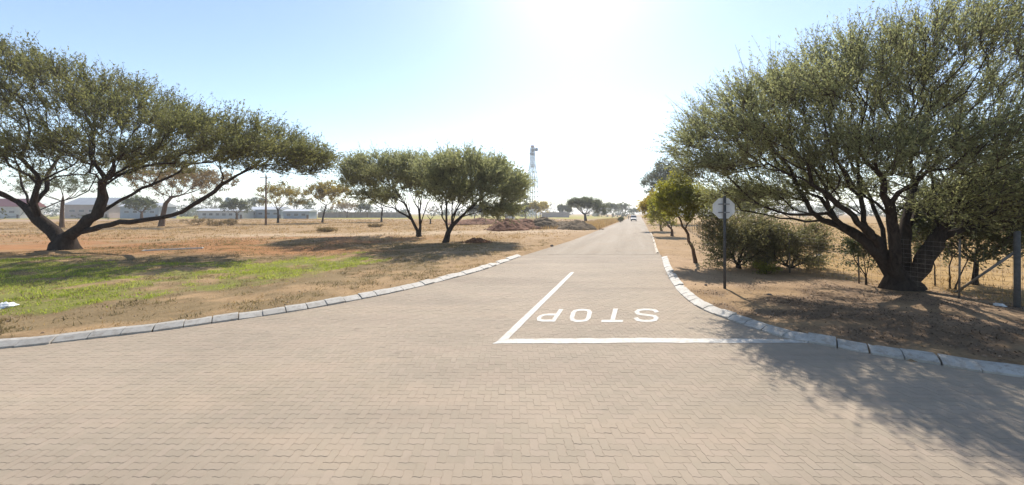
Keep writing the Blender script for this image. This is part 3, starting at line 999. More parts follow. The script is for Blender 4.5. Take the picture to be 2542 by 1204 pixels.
make_tree('acacia_tree', 'huge low-forked thorn tree at the left with long limbs over red earth', b, limbs, lobes, 21, alpha=.55, rnd=.42, twigs=.35, along=1.0, R=.56, k=6, m=14, shoot=(.7, 1.5), ll=.15, lw=.052, spread=.038, seg=.6, jit=.05, inner=.35, upb=.4, shell=.45, flare=1.35, stem=.010, rtip=.012)

# ---- the pair of umbrella acacias in the middle
b = gpt(1041, 586); D = b[1]
Q = lambda x, y, dd=0.0: P(x, y, D + dd)
limbs = [
 [b, Q(1034, 572), Q(1024, 550), Q(1014, 522), Q(995, 490), Q(955, 455), Q(900, 430)],
 [Q(1041, 584), Q(1044, 560), Q(1043, 530), Q(1046, 490), Q(1060, 440, 1), Q(1070, 410, 2)],
 [Q(1016, 530), Q(1006, 490, -2), Q(985, 440, -4), Q(970, 415, -6)], [Q(1022, 545), Q(985, 520, 1), Q(930, 490, 2), Q(875, 455, 2)],
 [Q(1043, 525), Q(1020, 480, 2), Q(1000, 430, 5)], [Q(1018, 535), Q(1012, 480, .5), Q(1010, 420, 1)], [Q(1044, 540), Q(1070, 500, -1), Q(1095, 450, -2)],
]
lobes = [pl(972, 430, 88, 30, D, 7.5, 260), pl(1040, 430, 66, 32, D, 7, 150), pl(912, 436, 40, 25, D, 5.0, 90), pl(965, 456, 85, 23, D, 6, 150), pl(900, 458, 34, 11, D, 3, 50), pl(935, 492, 50, 16, D, 3.5, 60), pl(1050, 465, 45, 26, D, 4, 90)]
make_tree('acacia_tree', 'flat-topped thorn tree with two slender stems, left of the middle pair', b, limbs, lobes, 31, R=.23, alpha=.75, rnd=.4, twigs=.3, k=6, m=15, along=1.0, shoot=(.7, 1.5), ll=.19, lw=.066, spread=.042, seg=.7, jit=.04, shell=.3, inner=.3, upb=.22, stem=.010, rtip=.013, group='middle pair of thorn trees', leafm='leaf_acacia_pale')
b = gpt(1107, 600); D = b[1]
Q = lambda x, y, dd=0.0: P(x, y, D + dd)
limbs = [
 [b, Q(1113, 578), Q(1122, 560), Q(1145, 538), Q(1175, 510), Q(1220, 475), Q(1268, 445)],
 [Q(1118, 570), Q(1098, 538), Q(1080, 505), Q(1062, 465)], [Q(1124, 558), Q(1122, 515, 1), Q(1130, 460, 2), Q(1135, 410, 3)],
 [Q(1140, 542), Q(1190, 525, 1), Q(1245, 500, 1.5), Q(1290, 475, 2)], [Q(1132, 548), Q(1155, 495, -1.5), Q(1178, 440, -3.5)],
 [Q(1105, 548), Q(1110, 490, -1), Q(1100, 430, -4)], [Q(1100, 540), Q(1092, 500, 2), Q(1080, 450, 4)], [Q(1150, 534), Q(1200, 490, -1), Q(1240, 450, -2)],
]
lobes = [pl(1170, 434, 85, 33, D, 6.5, 260), pl(1105, 437, 58, 33, D, 5.5, 140), pl(1235, 452, 52, 33, D, 4.8, 150), pl(1275, 465, 28, 21, D, 3, 70), pl(1205, 488, 90, 28, D, 4.5, 170), pl(1115, 476, 64, 26, D, 4, 120), pl(1245, 522, 45, 13, D, 2.5, 55)]
make_tree('acacia_tree', 'umbrella thorn tree with one leaning trunk, right of the middle pair', b, limbs, lobes, 41, R=.23, alpha=.75, rnd=.4, twigs=.3, k=6, m=15, along=1.0, shoot=(.65, 1.4), ll=.18, lw=.064, spread=.04, seg=.65, jit=.04, shell=.3, inner=.3, upb=.22, stem=.010, rtip=.013, group='middle pair of thorn trees', leafm='leaf_acacia_pale')

# ---- smaller trees: a general round-crowned builder
def small_tree(name, label, px, py, crown, seed, leafm, barkm='bark_brown', R=.16, forks=3, k=4, m=14, ll=.2, lw=.09, shoot=(.4, .9), n=60, trunk=None, group=None, spread=.12, shell=.4, upb=.3, extra=None, seg=None, cat='tree', base=None, inner=.3, depth=.8, curl=.3, flare=1.3):
    """crown: (px, py, half width px, half height px) in the photograph at the tree's distance"""
    b = base if base is not None else gpt(px, py); D = b[1]
    cx_, cy_, wx, hy = crown
    r = np.random.default_rng(seed + 500)
    ct = np.array(P(cx_, cy_, D)); w_ = wx * D / F; h_ = hy * D / F
    fork = np.array(P(px, py - (py - (cy_ + hy)) * .9, D)) if trunk is None else np.array(P(*trunk[-1], D))
    limbs = [[b] + ([P(*t, D) for t in trunk] if trunk else [tuple((np.array(b) + fork) / 2 + r.normal(0, .06, 3)), tuple(fork)])]
    for i in range(forks):
        a = 2 * math.pi * i / forks + r.random() * .8
        e = ct + np.array([math.cos(a) * w_ * .6, math.sin(a) * w_ * .6 * depth, -h_ * .1 + r.normal(0, .15) * h_])
        limbs.append([tuple(fork), tuple(fork * .5 + e * .5 + np.array([0, 0, -.06 * w_])), tuple(e)])
    lobes = []
    nl = 7
    for i in range(nl):
        a = 2 * math.pi * i / (nl - 1)
        f = .55 if i < nl - 1 else 0
        lobes.append((ct[0] + math.cos(a) * w_ * f, ct[1] + math.sin(a) * w_ * f * depth, ct[2] + r.normal(0, .16) * h_ + (.25 * h_ if f == 0 else 0), w_ * .5, w_ * .5 * depth, h_ * (.72 if f else .8), max(3, n // nl)))
    if extra: lobes += [pl(*e[:4], D, e[4], e[5]) for e in extra]
    return make_tree(name, label, b, limbs, lobes, seed, R=R, leafm=leafm, barkm=barkm, k=k, m=m, shoot=shoot, ll=ll, lw=lw, spread=spread, seg=seg or max(.25, w_ * .16), jit=.03, shell=shell, upb=upb, group=group, inner=inner, rtip=.01 * max(1, D / 40), stem=.006 * max(1, D / 30), cat=cat, curl=curl, flare=flare)

# roadside trees on the right
small_tree('roadside_tree', 'young lime green tree with thin leaning trunk just beyond the road sign', 1727, 657, (1690, 515, 62, 55), 51, 'leaf_lime', R=.085, n=170, k=6, m=18, ll=.10, lw=.048, shoot=(.3, .7), spread=.05, trunk=[(1722, 630), (1706, 585), (1690, 552), (1686, 540)], forks=5, seg=.22, shell=.3, inner=.4, flare=1.2)
small_tree('roadside_bush', 'lime green bushy tree with two short trunks behind the leaning young tree', 1668, 587, (1648, 530, 34, 38), 52, 'leaf_lime', R=.13, n=150, k=6, m=18, ll=.15, lw=.075, shoot=(.4, .9), spread=.09, forks=5, shell=.3, inner=.4)
small_tree('roadside_bush', 'golden-leaved roadside tree at the far end of the right hand row', 1642, 574, (1620, 521, 27, 29), 53, 'leaf_gold', R=.14, n=130, k=6, m=16, ll=.21, lw=.11, shoot=(.5, 1.1), spread=.12, forks=5, shell=.3, inner=.4)
small_tree('eucalyptus_tree', 'tall grey-green gum tree rising behind the golden roadside tree', 1660, 556, (1655, 448, 58, 40), 54, 'leaf_gum', barkm='bark_pale', R=.4, n=150, k=5, m=14, ll=.42, lw=.17, shoot=(.8, 1.8), spread=.3, forks=6, shell=.25, upb=.0, inner=.3)
small_tree('gum_tree', 'small grey-green tree top showing just right of the tall gum tree', 1830, 548, (1832, 487, 16, 18), 55, 'leaf_gum', R=.25, n=50, k=4, m=12, ll=.45, lw=.2, shoot=(.7, 1.5), spread=.3, forks=4)
small_tree('bushy_tree', 'pale green feathery tree behind the octagonal sign', 1790, 600, (1815, 517, 88, 44), 56, 'leaf_acacia_pale', R=.12, n=230, k=5, m=16, ll=.16, lw=.06, shoot=(.5, 1.0), spread=.05, forks=5, shell=.2, upb=.4)
# shrubs at the fence
small_tree('fence_shrub', 'dense dark shrub with several stems left of the fence post', 1833, 672, (1836, 606, 84, 62), 57, 'leaf_scrub', barkm='bark', R=.09, n=230, k=5, m=13, ll=.08, lw=.04, shoot=(.3, .9), spread=.04, forks=6, cat='shrub', shell=.15, seg=.2, upb=.1, trunk=[(1833, 660)], inner=.45, extra=[(1782, 565, 30, 34, .6, 35), (1790, 640, 30, 25, .5, 25), (1885, 650, 45, 20, .5, 30)])
small_tree('fence_shrub', 'wide dark shrub with dense low leaves right of the fence post', 1965, 672, (1945, 624, 92, 52), 58, 'leaf_scrub', barkm='bark', R=.08, n=230, k=5, m=13, ll=.08, lw=.04, shoot=(.3, .9), spread=.04, forks=7, cat='shrub', shell=.15, seg=.2, upb=.05, trunk=[(1965, 664)], inner=.45, extra=[(2012, 585, 26, 22, .5, 22), (1895, 580, 32, 26, .5, 30), (2020, 655, 30, 16, .5, 22)])
small_tree('fence_shrub', 'dark leafy shrub hanging over the wire right of the big trunk', 2420, 712, (2405, 560, 140, 92), 59, 'leaf_dark', barkm='bark', R=.07, n=370, k=5, m=15, ll=.10, lw=.045, shoot=(.3, .7), spread=.05, forks=7, cat='shrub', shell=.2, seg=.25, upb=.05, trunk=[(2418, 690), (2424, 650)], inner=.4)
small_tree('leafy_sucker', 'thin leafy shoots growing against the left side of the big trunk', 2150, 712, (2135, 630, 34, 42), 60, 'leaf_dark', barkm='bark', R=.03, n=45, k=4, m=12, ll=.075, lw=.04, shoot=(.2, .5), spread=.05, forks=4, cat='shrub', shell=.2, seg=.2, upb=-.1, trunk=[(2150, 690)], inner=.4)
small_tree('green_weed', 'low green weed at the foot of the grey fence post', 1900, 684, (1900, 668, 28, 12), 61, 'leaf_lime', barkm='bark', R=.02, n=40, k=5, m=12, ll=.07, lw=.03, shoot=(.12, .3), spread=.03, forks=5, cat='weed', shell=.3, seg=.1, upb=.4, trunk=[(1900, 680)])

# trees on the plain to the left and middle
small_tree('plain_tree', 'sparse tree with wide V-shaped trunk right of the utility pole', 690, 556, (700, 482, 58, 30), 71, 'leaf_yellow', barkm='bark', R=.22, n=120, k=4, m=10, ll=.34, lw=.16, shoot=(.5, 1.3), spread=.2, forks=5, trunk=[(690, 540), (690, 522)], inner=.2)
small_tree('plain_tree', 'yellowish round-crowned tree with straight slim trunk on the dry plain', 800, 554, (815, 484, 54, 26), 72, 'leaf_yellow', barkm='bark', R=.22, n=150, k=5, m=12, ll=.38, lw=.18, shoot=(.5, 1.2), spread=.2, forks=5, trunk=[(804, 530), (810, 510)], inner=.3)
small_tree('plain_tree', 'dull green tree with straight brown trunk left of the middle pair', 947, 551, (945, 490, 56, 24), 73, 'leaf_acacia_far', barkm='bark', R=.26, n=150, k=5, m=12, ll=.38, lw=.16, shoot=(.5, 1.3), spread=.2, forks=5, trunk=[(948, 530), (949, 518)])
small_tree('plain_tree', 'brownish tree with a stout yellow-brown trunk behind the left thorn tree', 400, 562, (455, 450, 120, 42), 74, 'leaf_brown', barkm='bark_brown', R=.40, n=260, k=5, m=12, ll=.30, lw=.13, shoot=(.5, 1.2), spread=.15, forks=6, trunk=[(405, 535), (412, 505), (425, 490)], shell=.3)
small_tree('plain_tree', 'olive tree with upright trunk seen through the left thorn tree limbs', 153, 566, (150, 460, 95, 32), 75, 'leaf_acacia_far', barkm='bark_brown', R=.28, n=110, k=4, m=11, ll=.26, lw=.11, shoot=(.5, 1.2), spread=.15, forks=5, trunk=[(155, 530), (156, 500)])
small_tree('bare_stump_tree', 'short forked nearly bare tree between the stems of the middle pair', 1068, 556, (1068, 525, 24, 12), 76, 'leaf_brown', barkm='bark', R=.18, n=12, k=2, m=3, ll=.2, lw=.1, forks=2, trunk=[(1068, 545)], inner=.1)
small_tree('acacia_tree', 'small flat thorn tree crown just left of the lattice tower', 1235, 549, (1286, 496, 30, 15), 77, 'leaf_acacia_far', R=.25, n=90, k=5, m=12, ll=.34, lw=.13, shoot=(.7, 1.5), spread=.2, forks=4, trunk=[(1240, 530), (1258, 515)], shell=.3)
small_tree('acacia_tree', 'twin-stemmed umbrella thorn tree by the road behind the earth mounds', 1454, 549, (1455, 511, 44, 16), 78, 'leaf_acacia_far', barkm='bark', R=.42, n=150, k=5, m=12, ll=.45, lw=.16, shoot=(.9, 1.8), spread=.25, forks=6, shell=.3, extra=[(1490, 520, 20, 14, 3, 40), (1425, 506, 12, 8, 2, 20)], trunk=[(1453, 540), (1452, 532)])
far_specs = [
 ('round green tree leftmost of the far row right of the middle pair', 1178, 546, (1180, 520, 18, 13), 'leaf_acacia_far'),
 ('dark dense green tree second in the far row right of the middle pair', 1196, 546, (1200, 520, 16, 19), 'leaf_dark'),
 ('low thin green tree third in the far row, left of the parked white car', 1241, 545, (1240, 526, 14, 10), 'leaf_lime'),
 ('green tree directly left of the far parked white car', 1256, 545, (1256, 518, 12, 13), 'leaf_acacia_far'),
 ('lime green tree directly right of the far parked white car', 1273, 545, (1274, 519, 14, 12), 'leaf_lime'),
 ('narrow olive tree left of the lattice tower foot', 1304, 544, (1304, 520, 10, 12), 'leaf_acacia_far'),
 ('yellow-brown tree at the lattice tower foot', 1331, 544, (1328, 516, 19, 11), 'leaf_yellow'),
 ('orange-brown tree just right of the lattice tower foot', 1341, 542, (1346, 517, 15, 12), 'leaf_gold'),
 ('thin almost leafless tree right of the orange-brown trees', 1362, 540, (1362, 513, 15, 14), 'leaf_gum'),
 ('dark small tree in the gap left of the twin-stemmed thorn tree', 1394, 540, (1394, 519, 11, 11), 'leaf_dark'),
 ('green small tree close to the left edge of the twin-stemmed thorn tree', 1411, 540, (1411, 521, 9, 10), 'leaf_acacia_far'),
 ('dark green tree far behind the pole on the left plain', 648, 541, (642, 504, 28, 11), 'leaf_gum'),
 ('dark bush-like tree far behind the V-shaped tree', 735, 541, (748, 508, 34, 13), 'leaf_dark'),
 ('autumn coloured low tree right of the yellowish plain tree', 862, 541, (855, 514, 32, 12), 'leaf_brown'),
 ('wide dark tree beyond the low white buildings', 530, 541, (520, 502, 62, 13), 'leaf_dark'),
 ('dull green tree standing before the left part of the far white buildings', 588, 546, (586, 513, 30, 15), 'leaf_acacia_far'),
 ('olive tree in front of the bluish far building', 352, 548, (348, 508, 34, 17), 'leaf_acacia_far'),
 ('low dark green tree in front of the far boundary wall', 912, 541, (905, 518, 16, 9), 'leaf_gum'),
 ('first dark tree of the far clump left of the road end', 1520, 540, (1522, 516, 17, 12), 'leaf_dark'),
 ('dark rounded tree in the far clump, second from the road end', 1545, 539, (1548, 517, 18, 13), 'leaf_dark'),
 ('low dark tree nearest the far road end', 1572, 538, (1574, 526, 16, 7), 'leaf_dark'),
 ('dark distant tree seen under the lower limb of the big right tree', 2080, 541, (2085, 522, 50, 12), 'leaf_gum'),
 ('grey distant tree seen left of the big right trunk', 1985, 540, (1970, 521, 45, 10), 'leaf_gum'),
 ('dark distant tree seen right of the big right trunk', 2400, 541, (2390, 512, 70, 18), 'leaf_gum'),
]
for i, (lab, px, py, cr, lm) in enumerate(far_specs):
    bare = 'leafless' in lab
    small_tree('distant_tree', lab, px, py, cr, 100 + i, lm, barkm='bark_brown', R=.2 * (1 + (cr[2] > 25)), n=28 if bare else 60, k=2 if bare else 4, m=3 if bare else 10, ll=.62, lw=.3, shoot=(.7, 1.6), spread=.35, forks=4, shell=.25, group='distant trees along the plain')

# ------------------------------------------------------------------ ground cover
def blades(name, x, y, z, h, w, nb, mat, tone, r, lean=.5, spread=.05):
    n = len(x)
    bx = x[:, None] + r.normal(0, 1, (n, nb)) * spread; by = y[:, None] + r.normal(0, 1, (n, nb)) * spread
    hh = h[:, None] * (.5 + .8 * r.random((n, nb))); ww = w[:, None] * (.6 + .8 * r.random((n, nb)))
    a = r.random((n, nb)) * 2 * np.pi; la = r.random((n, nb)) * 2 * np.pi; lm = r.random((n, nb)) * lean * hh
    zz = np.repeat(z[:, None], nb, 1) - .01
    v0 = np.stack([bx - np.cos(a) * ww, by - np.sin(a) * ww, zz], -1)
    v1 = np.stack([bx + np.cos(a) * ww, by + np.sin(a) * ww, zz], -1)
    v2 = np.stack([bx + np.cos(la) * lm, by + np.sin(la) * lm, zz + hh], -1)
    V = np.stack([v0, v1, v2], 2).reshape(-1, 3)
    tv = np.repeat(np.clip(np.repeat(tone, nb) + r.normal(0, .12, n * nb), 0, 1), 3)
    return np_mesh(name, V, [np.arange(len(V)).reshape(-1, 3)], mat, attrs={'tone': tv})
def scatter(n, x0, x1, y0, y1, dens, r, margin=.32, bias=1.0):
    x = x0 + (x1 - x0) * r.random(n); y = y0 + (y1 - y0) * r.random(n) ** bias
    s_ = road_sd(x, y)
    c, fg, dd, lit = zones(x, y)
    k = (s_ > margin) & (r.random(n) < dens(x, y, fg, dd, lit)) & (np.abs(x) < 1.47 * y + 6)
    return x[k], y[k], ground_h(x[k], y[k], s_[k]), s_[k]
r = np.random.default_rng(77)
x, y, z, s_ = scatter(60000, -30, -3, 8, 26, lambda x, y, g, d, l: g ** 1.3 * sstep(.25, .6, fbm(x * .9, y * .9, 3)), r)
tn = np.clip(.15 + .9 * (fbm(x * .5, y * .5, 2) - .2) + r.normal(0, .12, len(x)), 0, 1)
tag(link('green_grass', blades('green_grass', x, y, z, .02 + .10 * r.random(len(x)) ** 2, np.full(len(x), .010), 5, M['grass_green'], tn, r, 1.2, .06)), 'short green grass growing in patches on the left verge', 'grass', kind='stuff')
x, y, z, s_ = scatter(42000, -30, 14, 7, 34, lambda x, y, g, d, l: np.clip(.10 + .55 * sstep(.45, .62, fbm(x * .6, y * .6, 4)) + .4 * d, 0, 1) * (x < 6) * (1 - .8 * (g > .5)), r)
tag(link('dry_grass', blades('dry_grass', x, y, z, .025 + .055 * r.random(len(x)), np.full(len(x), .009), 4, M['grass_dry'], np.clip(.4 + r.normal(0, .25, len(x)), 0, 1), r, 1.4, .07)), 'short dry straw-coloured grass scattered over the left verge', 'grass', kind='stuff')
x, y, z, s_ = scatter(40000, -130, 25, 28, 150, lambda x, y, g, d, l: np.clip(d * .9 + .06, 0, 1) * (x < RD[0] * (y - 20)), r, .8, 1.3)
tag(link('plain_grass', blades('plain_grass', x, y, z, (.08 + .16 * r.random(len(x))), .012 + y * .0005, 4, M['grass_dry'], np.clip(.45 + .8 * (fbm(x * .1, y * .1, 1) - .5) + r.normal(0, .2, len(x)), 0, 1), r, 1.0, .15)), 'dry yellow grass tufts over the far left plain', 'grass', kind='stuff')
x, y, z, s_ = scatter(30000, 10, 90, 9, 90, lambda x, y, g, d, l: .75 * (x > np.interp(y, [0, 9, 16, 29, 90], [13, 12.8, 11.6, 16.8, 40])), r, .5, 1.4)
tag(link('field_grass', blades('field_grass', x, y, z, .06 + .12 * r.random(len(x)), .010 + y * .0005, 4, M['grass_dry'], np.clip(.4 + r.normal(0, .25, len(x)), 0, 1), r, 1.0, .12)), 'dry tan grass of the field behind the wire fence', 'grass', kind='stuff')
M['weed'] = leaf_mat('dry_olive_weed', [(0, (.085, .07, .035)), (.5, (.17, .135, .065)), (.85, (.26, .205, .10)), (1, (.36, .28, .15))], .35)
x, y, z, s_ = scatter(60000, -30, 3, 6.5, 30, lambda x, y, g, d, l: np.clip(1.2 * sstep(.46, .60, fbm(x * .75 + 5, y * .75, 5) * .6 + fbm(x * 2.1, y * 2.1, 5) * .4), 0, 1) * (1 - .35 * (g > .5)), r, .36, 1.2)
tag(link('verge_weeds', blades('verge_weeds', x, y, z, .02 + .09 * r.random(len(x)) ** 2, np.full(len(x), .011), 4, M['weed'], np.clip(.45 + .9 * (fbm(x * .4, y * .4, 7) - .5) + r.normal(0, .2, len(x)), 0, 1), r, 1.6, .07)), 'low dry brown weeds matting the left verge', 'weeds', kind='stuff')
# weeds and litter-brown tufts on the plain round the trees
x, y, z, s_ = scatter(16000, -70, 8, 24, 75, lambda x, y, g, d, l: np.clip(.9 * sstep(.52, .66, fbm(x * .35 + 3, y * .35, 2)), 0, 1), r, .8, 1.2)
tag(link('plain_weeds', blades('plain_weeds', x, y, z, .05 + .16 * r.random(len(x)) ** 2, np.full(len(x), .026), 4, M['weed'], np.clip(.4 + r.normal(0, .25, len(x)), 0, 1), r, 1.2, .16)), 'brown weeds scattered round the trees on the plain', 'weeds', kind='stuff')
# tall roadside grass on the left edge of the far road
n = 5000
y = 55 + 90 * r.random(n) ** 1.3; xe = np.interp(y, Ledge[:, 1][-6:], Ledge[:, 0][-6:])
x = xe - .8 - np.abs(r.normal(0, 3.0, n)); z = gz(x, y)
tag(link('roadside_grass', blades('roadside_grass', x, y, z, .3 + .45 * r.random(n), np.full(n, .06), 5, M['grass_dry'], np.clip(.35 + .5 * fbm(x * .3, y * .3, 3) + r.normal(0, .15, n), 0, 1), r, .8, .25)), 'tall yellow roadside grass along the left edge of the far road', 'grass', kind='stuff')

# fallen leaves under the big right tree and crumbs of earth along the verges
def flakes(name, x, y, z, size, mat, tone, r, tilt=.5):
    n = len(x)
    a = r.random(n) * 2 * np.pi
    ax = np.stack([np.cos(a), np.sin(a), r.normal(0, tilt, n)], -1); sx = np.stack([-np.sin(a), np.cos(a), r.normal(0, tilt, n)], -1)
    c = np.stack([x, y, z + .012], -1)
    l_ = (size * (.6 + .8 * r.random(n)))[:, None]
    V = np.stack([c - ax * l_, c + sx * l_ * .5, c + ax * l_, c - sx * l_ * .5], 1).reshape(-1, 3)
    return np_mesh(name, V, [np.arange(n * 4).reshape(-1, 4)], mat, attrs={'tone': np.repeat(tone, 4)})
x, y, z, s_ = scatter(50000, 4, 17, 4.5, 16, lambda x, y, g, d, l: np.clip(l * (.08 + 1.3 * sstep(.42, .66, fbm(x * 1.3, y * 1.3, 5))) + .03, 0, 1), r)
tag(link('leaf_litter', flakes('leaf_litter', x, y, z, .017, M['litter'], np.clip(.35 + r.normal(0, .3, len(x)), 0, 1), r)), 'brown fallen leaves and twigs littering the ground under the big right tree', 'leaf litter', kind='stuff')
M['clod'] = simple('dry_earth_clods', (.30, .205, .135), .95, 0, .35, 3, .3)
M['stone'] = simple('grey_brown_stone', (.16, .13, .11), .9, 0, .4, 7, .5)
M['mound'] = simple('dug_red_earth', (.20, .092, .048), .97, 0, .5, 2.2, 1.0)
M['mound_green'] = simple('weedy_dug_earth', (.16, .11, .06), .97, 0, .5, 2.0, 1.0)
def clods(name, x, y, z, size, mat, r):
    n = len(x)
    base = np.array([(1, 0, 0), (0, 1, 0), (-1, 0, 0), (0, -1, 0), (0, 0, .7), (0, 0, -.5)])
    V = base[None] * (size * (.4 + 1.2 * r.random(n)))[:, None, None] * (.7 + .6 * r.random((n, 6, 1)))
    a = r.random(n) * 6.28; ca, sa = np.cos(a)[:, None], np.sin(a)[:, None]
    X = V[..., 0] * ca - V[..., 1] * sa; Y = V[..., 0] * sa + V[..., 1] * ca
    V = np.stack([X + x[:, None], Y + y[:, None], V[..., 2] + z[:, None] + .004], -1).reshape(-1, 3)
    f = np.array([(0, 1, 4), (1, 2, 4), (2, 3, 4), (3, 0, 4), (1, 0, 5), (2, 1, 5), (3, 2, 5), (0, 3, 5)])
    return np_mesh(name, V, [(f[None] + (np.arange(n) * 6)[:, None, None]).reshape(-1, 3)], mat)
x, y, z, s_ = scatter(26000, -26, 16, 5, 40, lambda x, y, g, d, l: .25 * sstep(.42, .6, fbm(x * .8, y * .8, 1)) + .35 * np.exp(-((x - RD[0] * (y - 22) + .2) / 1.6) ** 2) * (y > 19) * (y < 48), r, .34)
tag(link('earth_clods', clods('earth_clods', x, y, z, .022, M['clod'], r)), 'small clods of dry earth and gravel scattered over the verges', 'gravel', kind='stuff')

# ------------------------------------------------------------------ road sign seen from behind
bx, by, _ = gpt(1799, 722); bz = gz1(bx, by)
k_ = by / F
sg = tag(empty('road_sign', (bx, by, bz), -.12), 'octagonal road sign seen from behind on a dark post at the corner', 'road sign')
ztop = CAMH - (487 - HY) * k_ - bz; zc_ = CAMH - (517 - HY) * k_ - bz
mb = MB(); mb.tube([(0, 0, -.2), (0, 0, ztop - .01), (0, 0, ztop)], [.042, .042, .036], 12); mb.build('post', M['post_dark'], sg, smooth=True)
mb = MB(); R8 = 25.5 * k_ / math.cos(math.pi / 8)
ring = [(R8 * math.cos(math.pi / 8 + i * math.pi / 4), R8 * math.sin(math.pi / 8 + i * math.pi / 4)) for i in range(8)]
vs_ = []
for yy, sc in ((.062, 1.0), (.066, 1.012), (.072, 1.012), (.076, 1.0)): vs_ += [(x * sc, yy, z + zc_) for x, z in ring]
fs_ = [tuple(range(8)), tuple(range(31, 23, -1))]
for l in range(3): fs_ += [(l * 8 + i, (l + 1) * 8 + i, (l + 1) * 8 + (i + 1) % 8, l * 8 + (i + 1) % 8) for i in range(8)]
mb.add(vs_, fs_); plate = mb.build('sign_plate', M['sign_back'], sg)
for zz in (zc_ + .135, zc_ - .135):
    mb = MB(); mb.box((0, .048, zz), (.34, .026, .035), bev=.004); mb.box((0, -.044, zz), (.1, .01, .04), bev=.003)
    mb.build('bracket', M['steel'], sg)

# ------------------------------------------------------------------ wire fence
fl_px = [(2525, 772), (2170, 715), (1902, 672), (1762, 612), (1735, 592), (1690, 563)]
fpts = [np.array(G(*p)) for p in fl_px]
fpts.insert(0, np.array([13.4, 4.5]))
fence = tag(empty('wire_fence', (fpts[3][0], fpts[3][1], gz1(*fpts[3]))), 'sagging wire mesh fence with grey posts along the field at the right', 'fence')
fo = np.array([fpts[3][0], fpts[3][1], gz1(*fpts[3])])
def fpost(p, h, rr, mat, nm='post', lean=(0, 0)):
    z0 = gz1(*p); mb = MB()
    q = np.array([p[0], p[1], z0]) - fo
    mb.tube([(q[0], q[1], q[2] - .2), (q[0] + lean[0], q[1] + lean[1], q[2] + h)], [rr, rr], 8); return mb.build(nm, mat, fence, smooth=True)
fpost(fpts[1], 1.95, .058, M['concrete_post']); fpost(fpts[3], 1.98, .062, M['concrete_post'])
mb = MB()
a_ = np.array([*G(2368, 731), 0]); mb.tube([a_ - fo * [1, 1, 0] + [0, 0, .02 - fo[2]], np.array([*fpts[1], 1.55]) - fo], .032, 8); mb.build('brace', M['steel'], fence, smooth=True)
a_ = np.array([*G(1978, 668), 0]); mb = MB(); mb.tube([a_ - fo * [1, 1, 0] + [0, 0, .02 - fo[2]], np.array([*fpts[3], 1.0]) - fo], .022, 8); mb.build('brace', M['steel'], fence, smooth=True)
seglen = np.r_[0, np.cumsum([np.linalg.norm(fpts[i + 1] - fpts[i]) for i in range(len(fpts) - 1)])]
FX = lambda s: np.array([np.interp(s, seglen, [p[0] for p in fpts]), np.interp(s, seglen, [p[1] for p in fpts])])
s = 0.9
while s < seglen[-1]:
    p = FX(s)
    if min(np.linalg.norm(p - fpts[1]), np.linalg.norm(p - fpts[3])) > .8:
        fpost(p, 1.65, .022, M['wire'], 'stay_post', (random.uniform(-.06, .06), random.uniform(-.06, .06)))
    s += 2.3
mb = MB()
for hgt in np.linspace(.08, 1.6, 12):
    pts = []
    for s in np.arange(0, seglen[-1], 1.15):
        p = FX(s); pts.append(np.array([p[0], p[1], gz1(*p) + hgt - .05 * abs(math.sin(s * 1.37)) + random.uniform(-.012, .012)]) - fo)
    mb.tube(pts, .0028, 3, False)
for s in np.arange(.1, 34, .16):
    p = FX(s); z0 = gz1(*p)
    mb.tube([np.array([p[0], p[1], z0 + .08]) - fo, np.array([p[0] + random.uniform(-.01, .01), p[1], z0 + 1.58]) - fo], .0018, 3, False)
mb.build('wire_mesh', M['wire'], fence)

# bare saplings by the fence, right of the trunk
for (x0, y0, tops, lab) in [(2322, 716, [(2320, 670), (2318, 630), (2330, 600)], 'thin bare sapling nearest the right side of the big trunk'),
                            (2360, 722, [(2357, 680), (2362, 645), (2380, 620), (2375, 590)], 'crooked bare sapling second right of the big trunk'),
                            (2368, 724, [(2385, 680), (2400, 650), (2415, 615)], 'leaning forked bare sapling beside the fence brace')]:
    x0_, y0_ = G(x0, y0); zb = gz1(x0_, y0_)
    st = tag(empty('sapling', (x0_, y0_, zb)), lab, 'sapling')
    pts = [(0, 0, -.05)] + [tuple(np.array(P(a, b_, y0_)) - [x0_, y0_, zb]) for a, b_ in tops]
    mb = MB(); mb.tube(polyline3(pts, .1, .006, r), list(np.linspace(.024, .009, len(polyline3(pts, .1, 0, r)))), 6); mb.build('stem', M['bark'], st, smooth=True)
    m0 = np.array(pts[2])
    for sgn in (-1, 1):
        mb = MB(); mb.tube(polyline3([tuple(m0), tuple(m0 + [.08 * sgn, .05 * sgn, .22]), tuple(m0 + [.12 * sgn, .1, .55])], .1, .005, r), .008, 5); mb.build('branch', M['bark'], st, smooth=True)

# ------------------------------------------------------------------ utility pole and lattice tower
M['wood_pole'] = bark_mat('creosoted_wood', (.10, .07, .048), (.22, .155, .105), 6)
x0, y0, _ = gpt(660, 560); zb = gz1(x0, y0)
po = tag(empty('utility_pole', (x0, y0, zb)), 'brown wooden utility pole on the dry plain left of the V-shaped tree', 'pole')
hp = CAMH + (HY - 436) * y0 / F
mb = MB(); mb.tube([(0, 0, -.3), (0, 0, hp * .5), (.05, 0, hp)], [.20, .17, .13], 10); mb.build('pole_shaft', M['wood_pole'], po, smooth=True)
mb = MB(); mb.box((.05, -.16, hp - .5), (1.9, .1, .12), rz=.5, bev=.01); mb.build('crossarm', M['wood_pole'], po)
M['insulator'] = simple('insulator_porcelain', (.30, .25, .2), .3)
for q in (-.8, 0, .8):
    mb = MB(); mb.tube([(.05 + q * math.cos(.5), -.16 + q * math.sin(.5), hp - .44), (.05 + q * math.cos(.5), -.16 + q * math.sin(.5), hp - .26)], [.05, .035], 6); mb.build('insulator', M['insulator'], po)

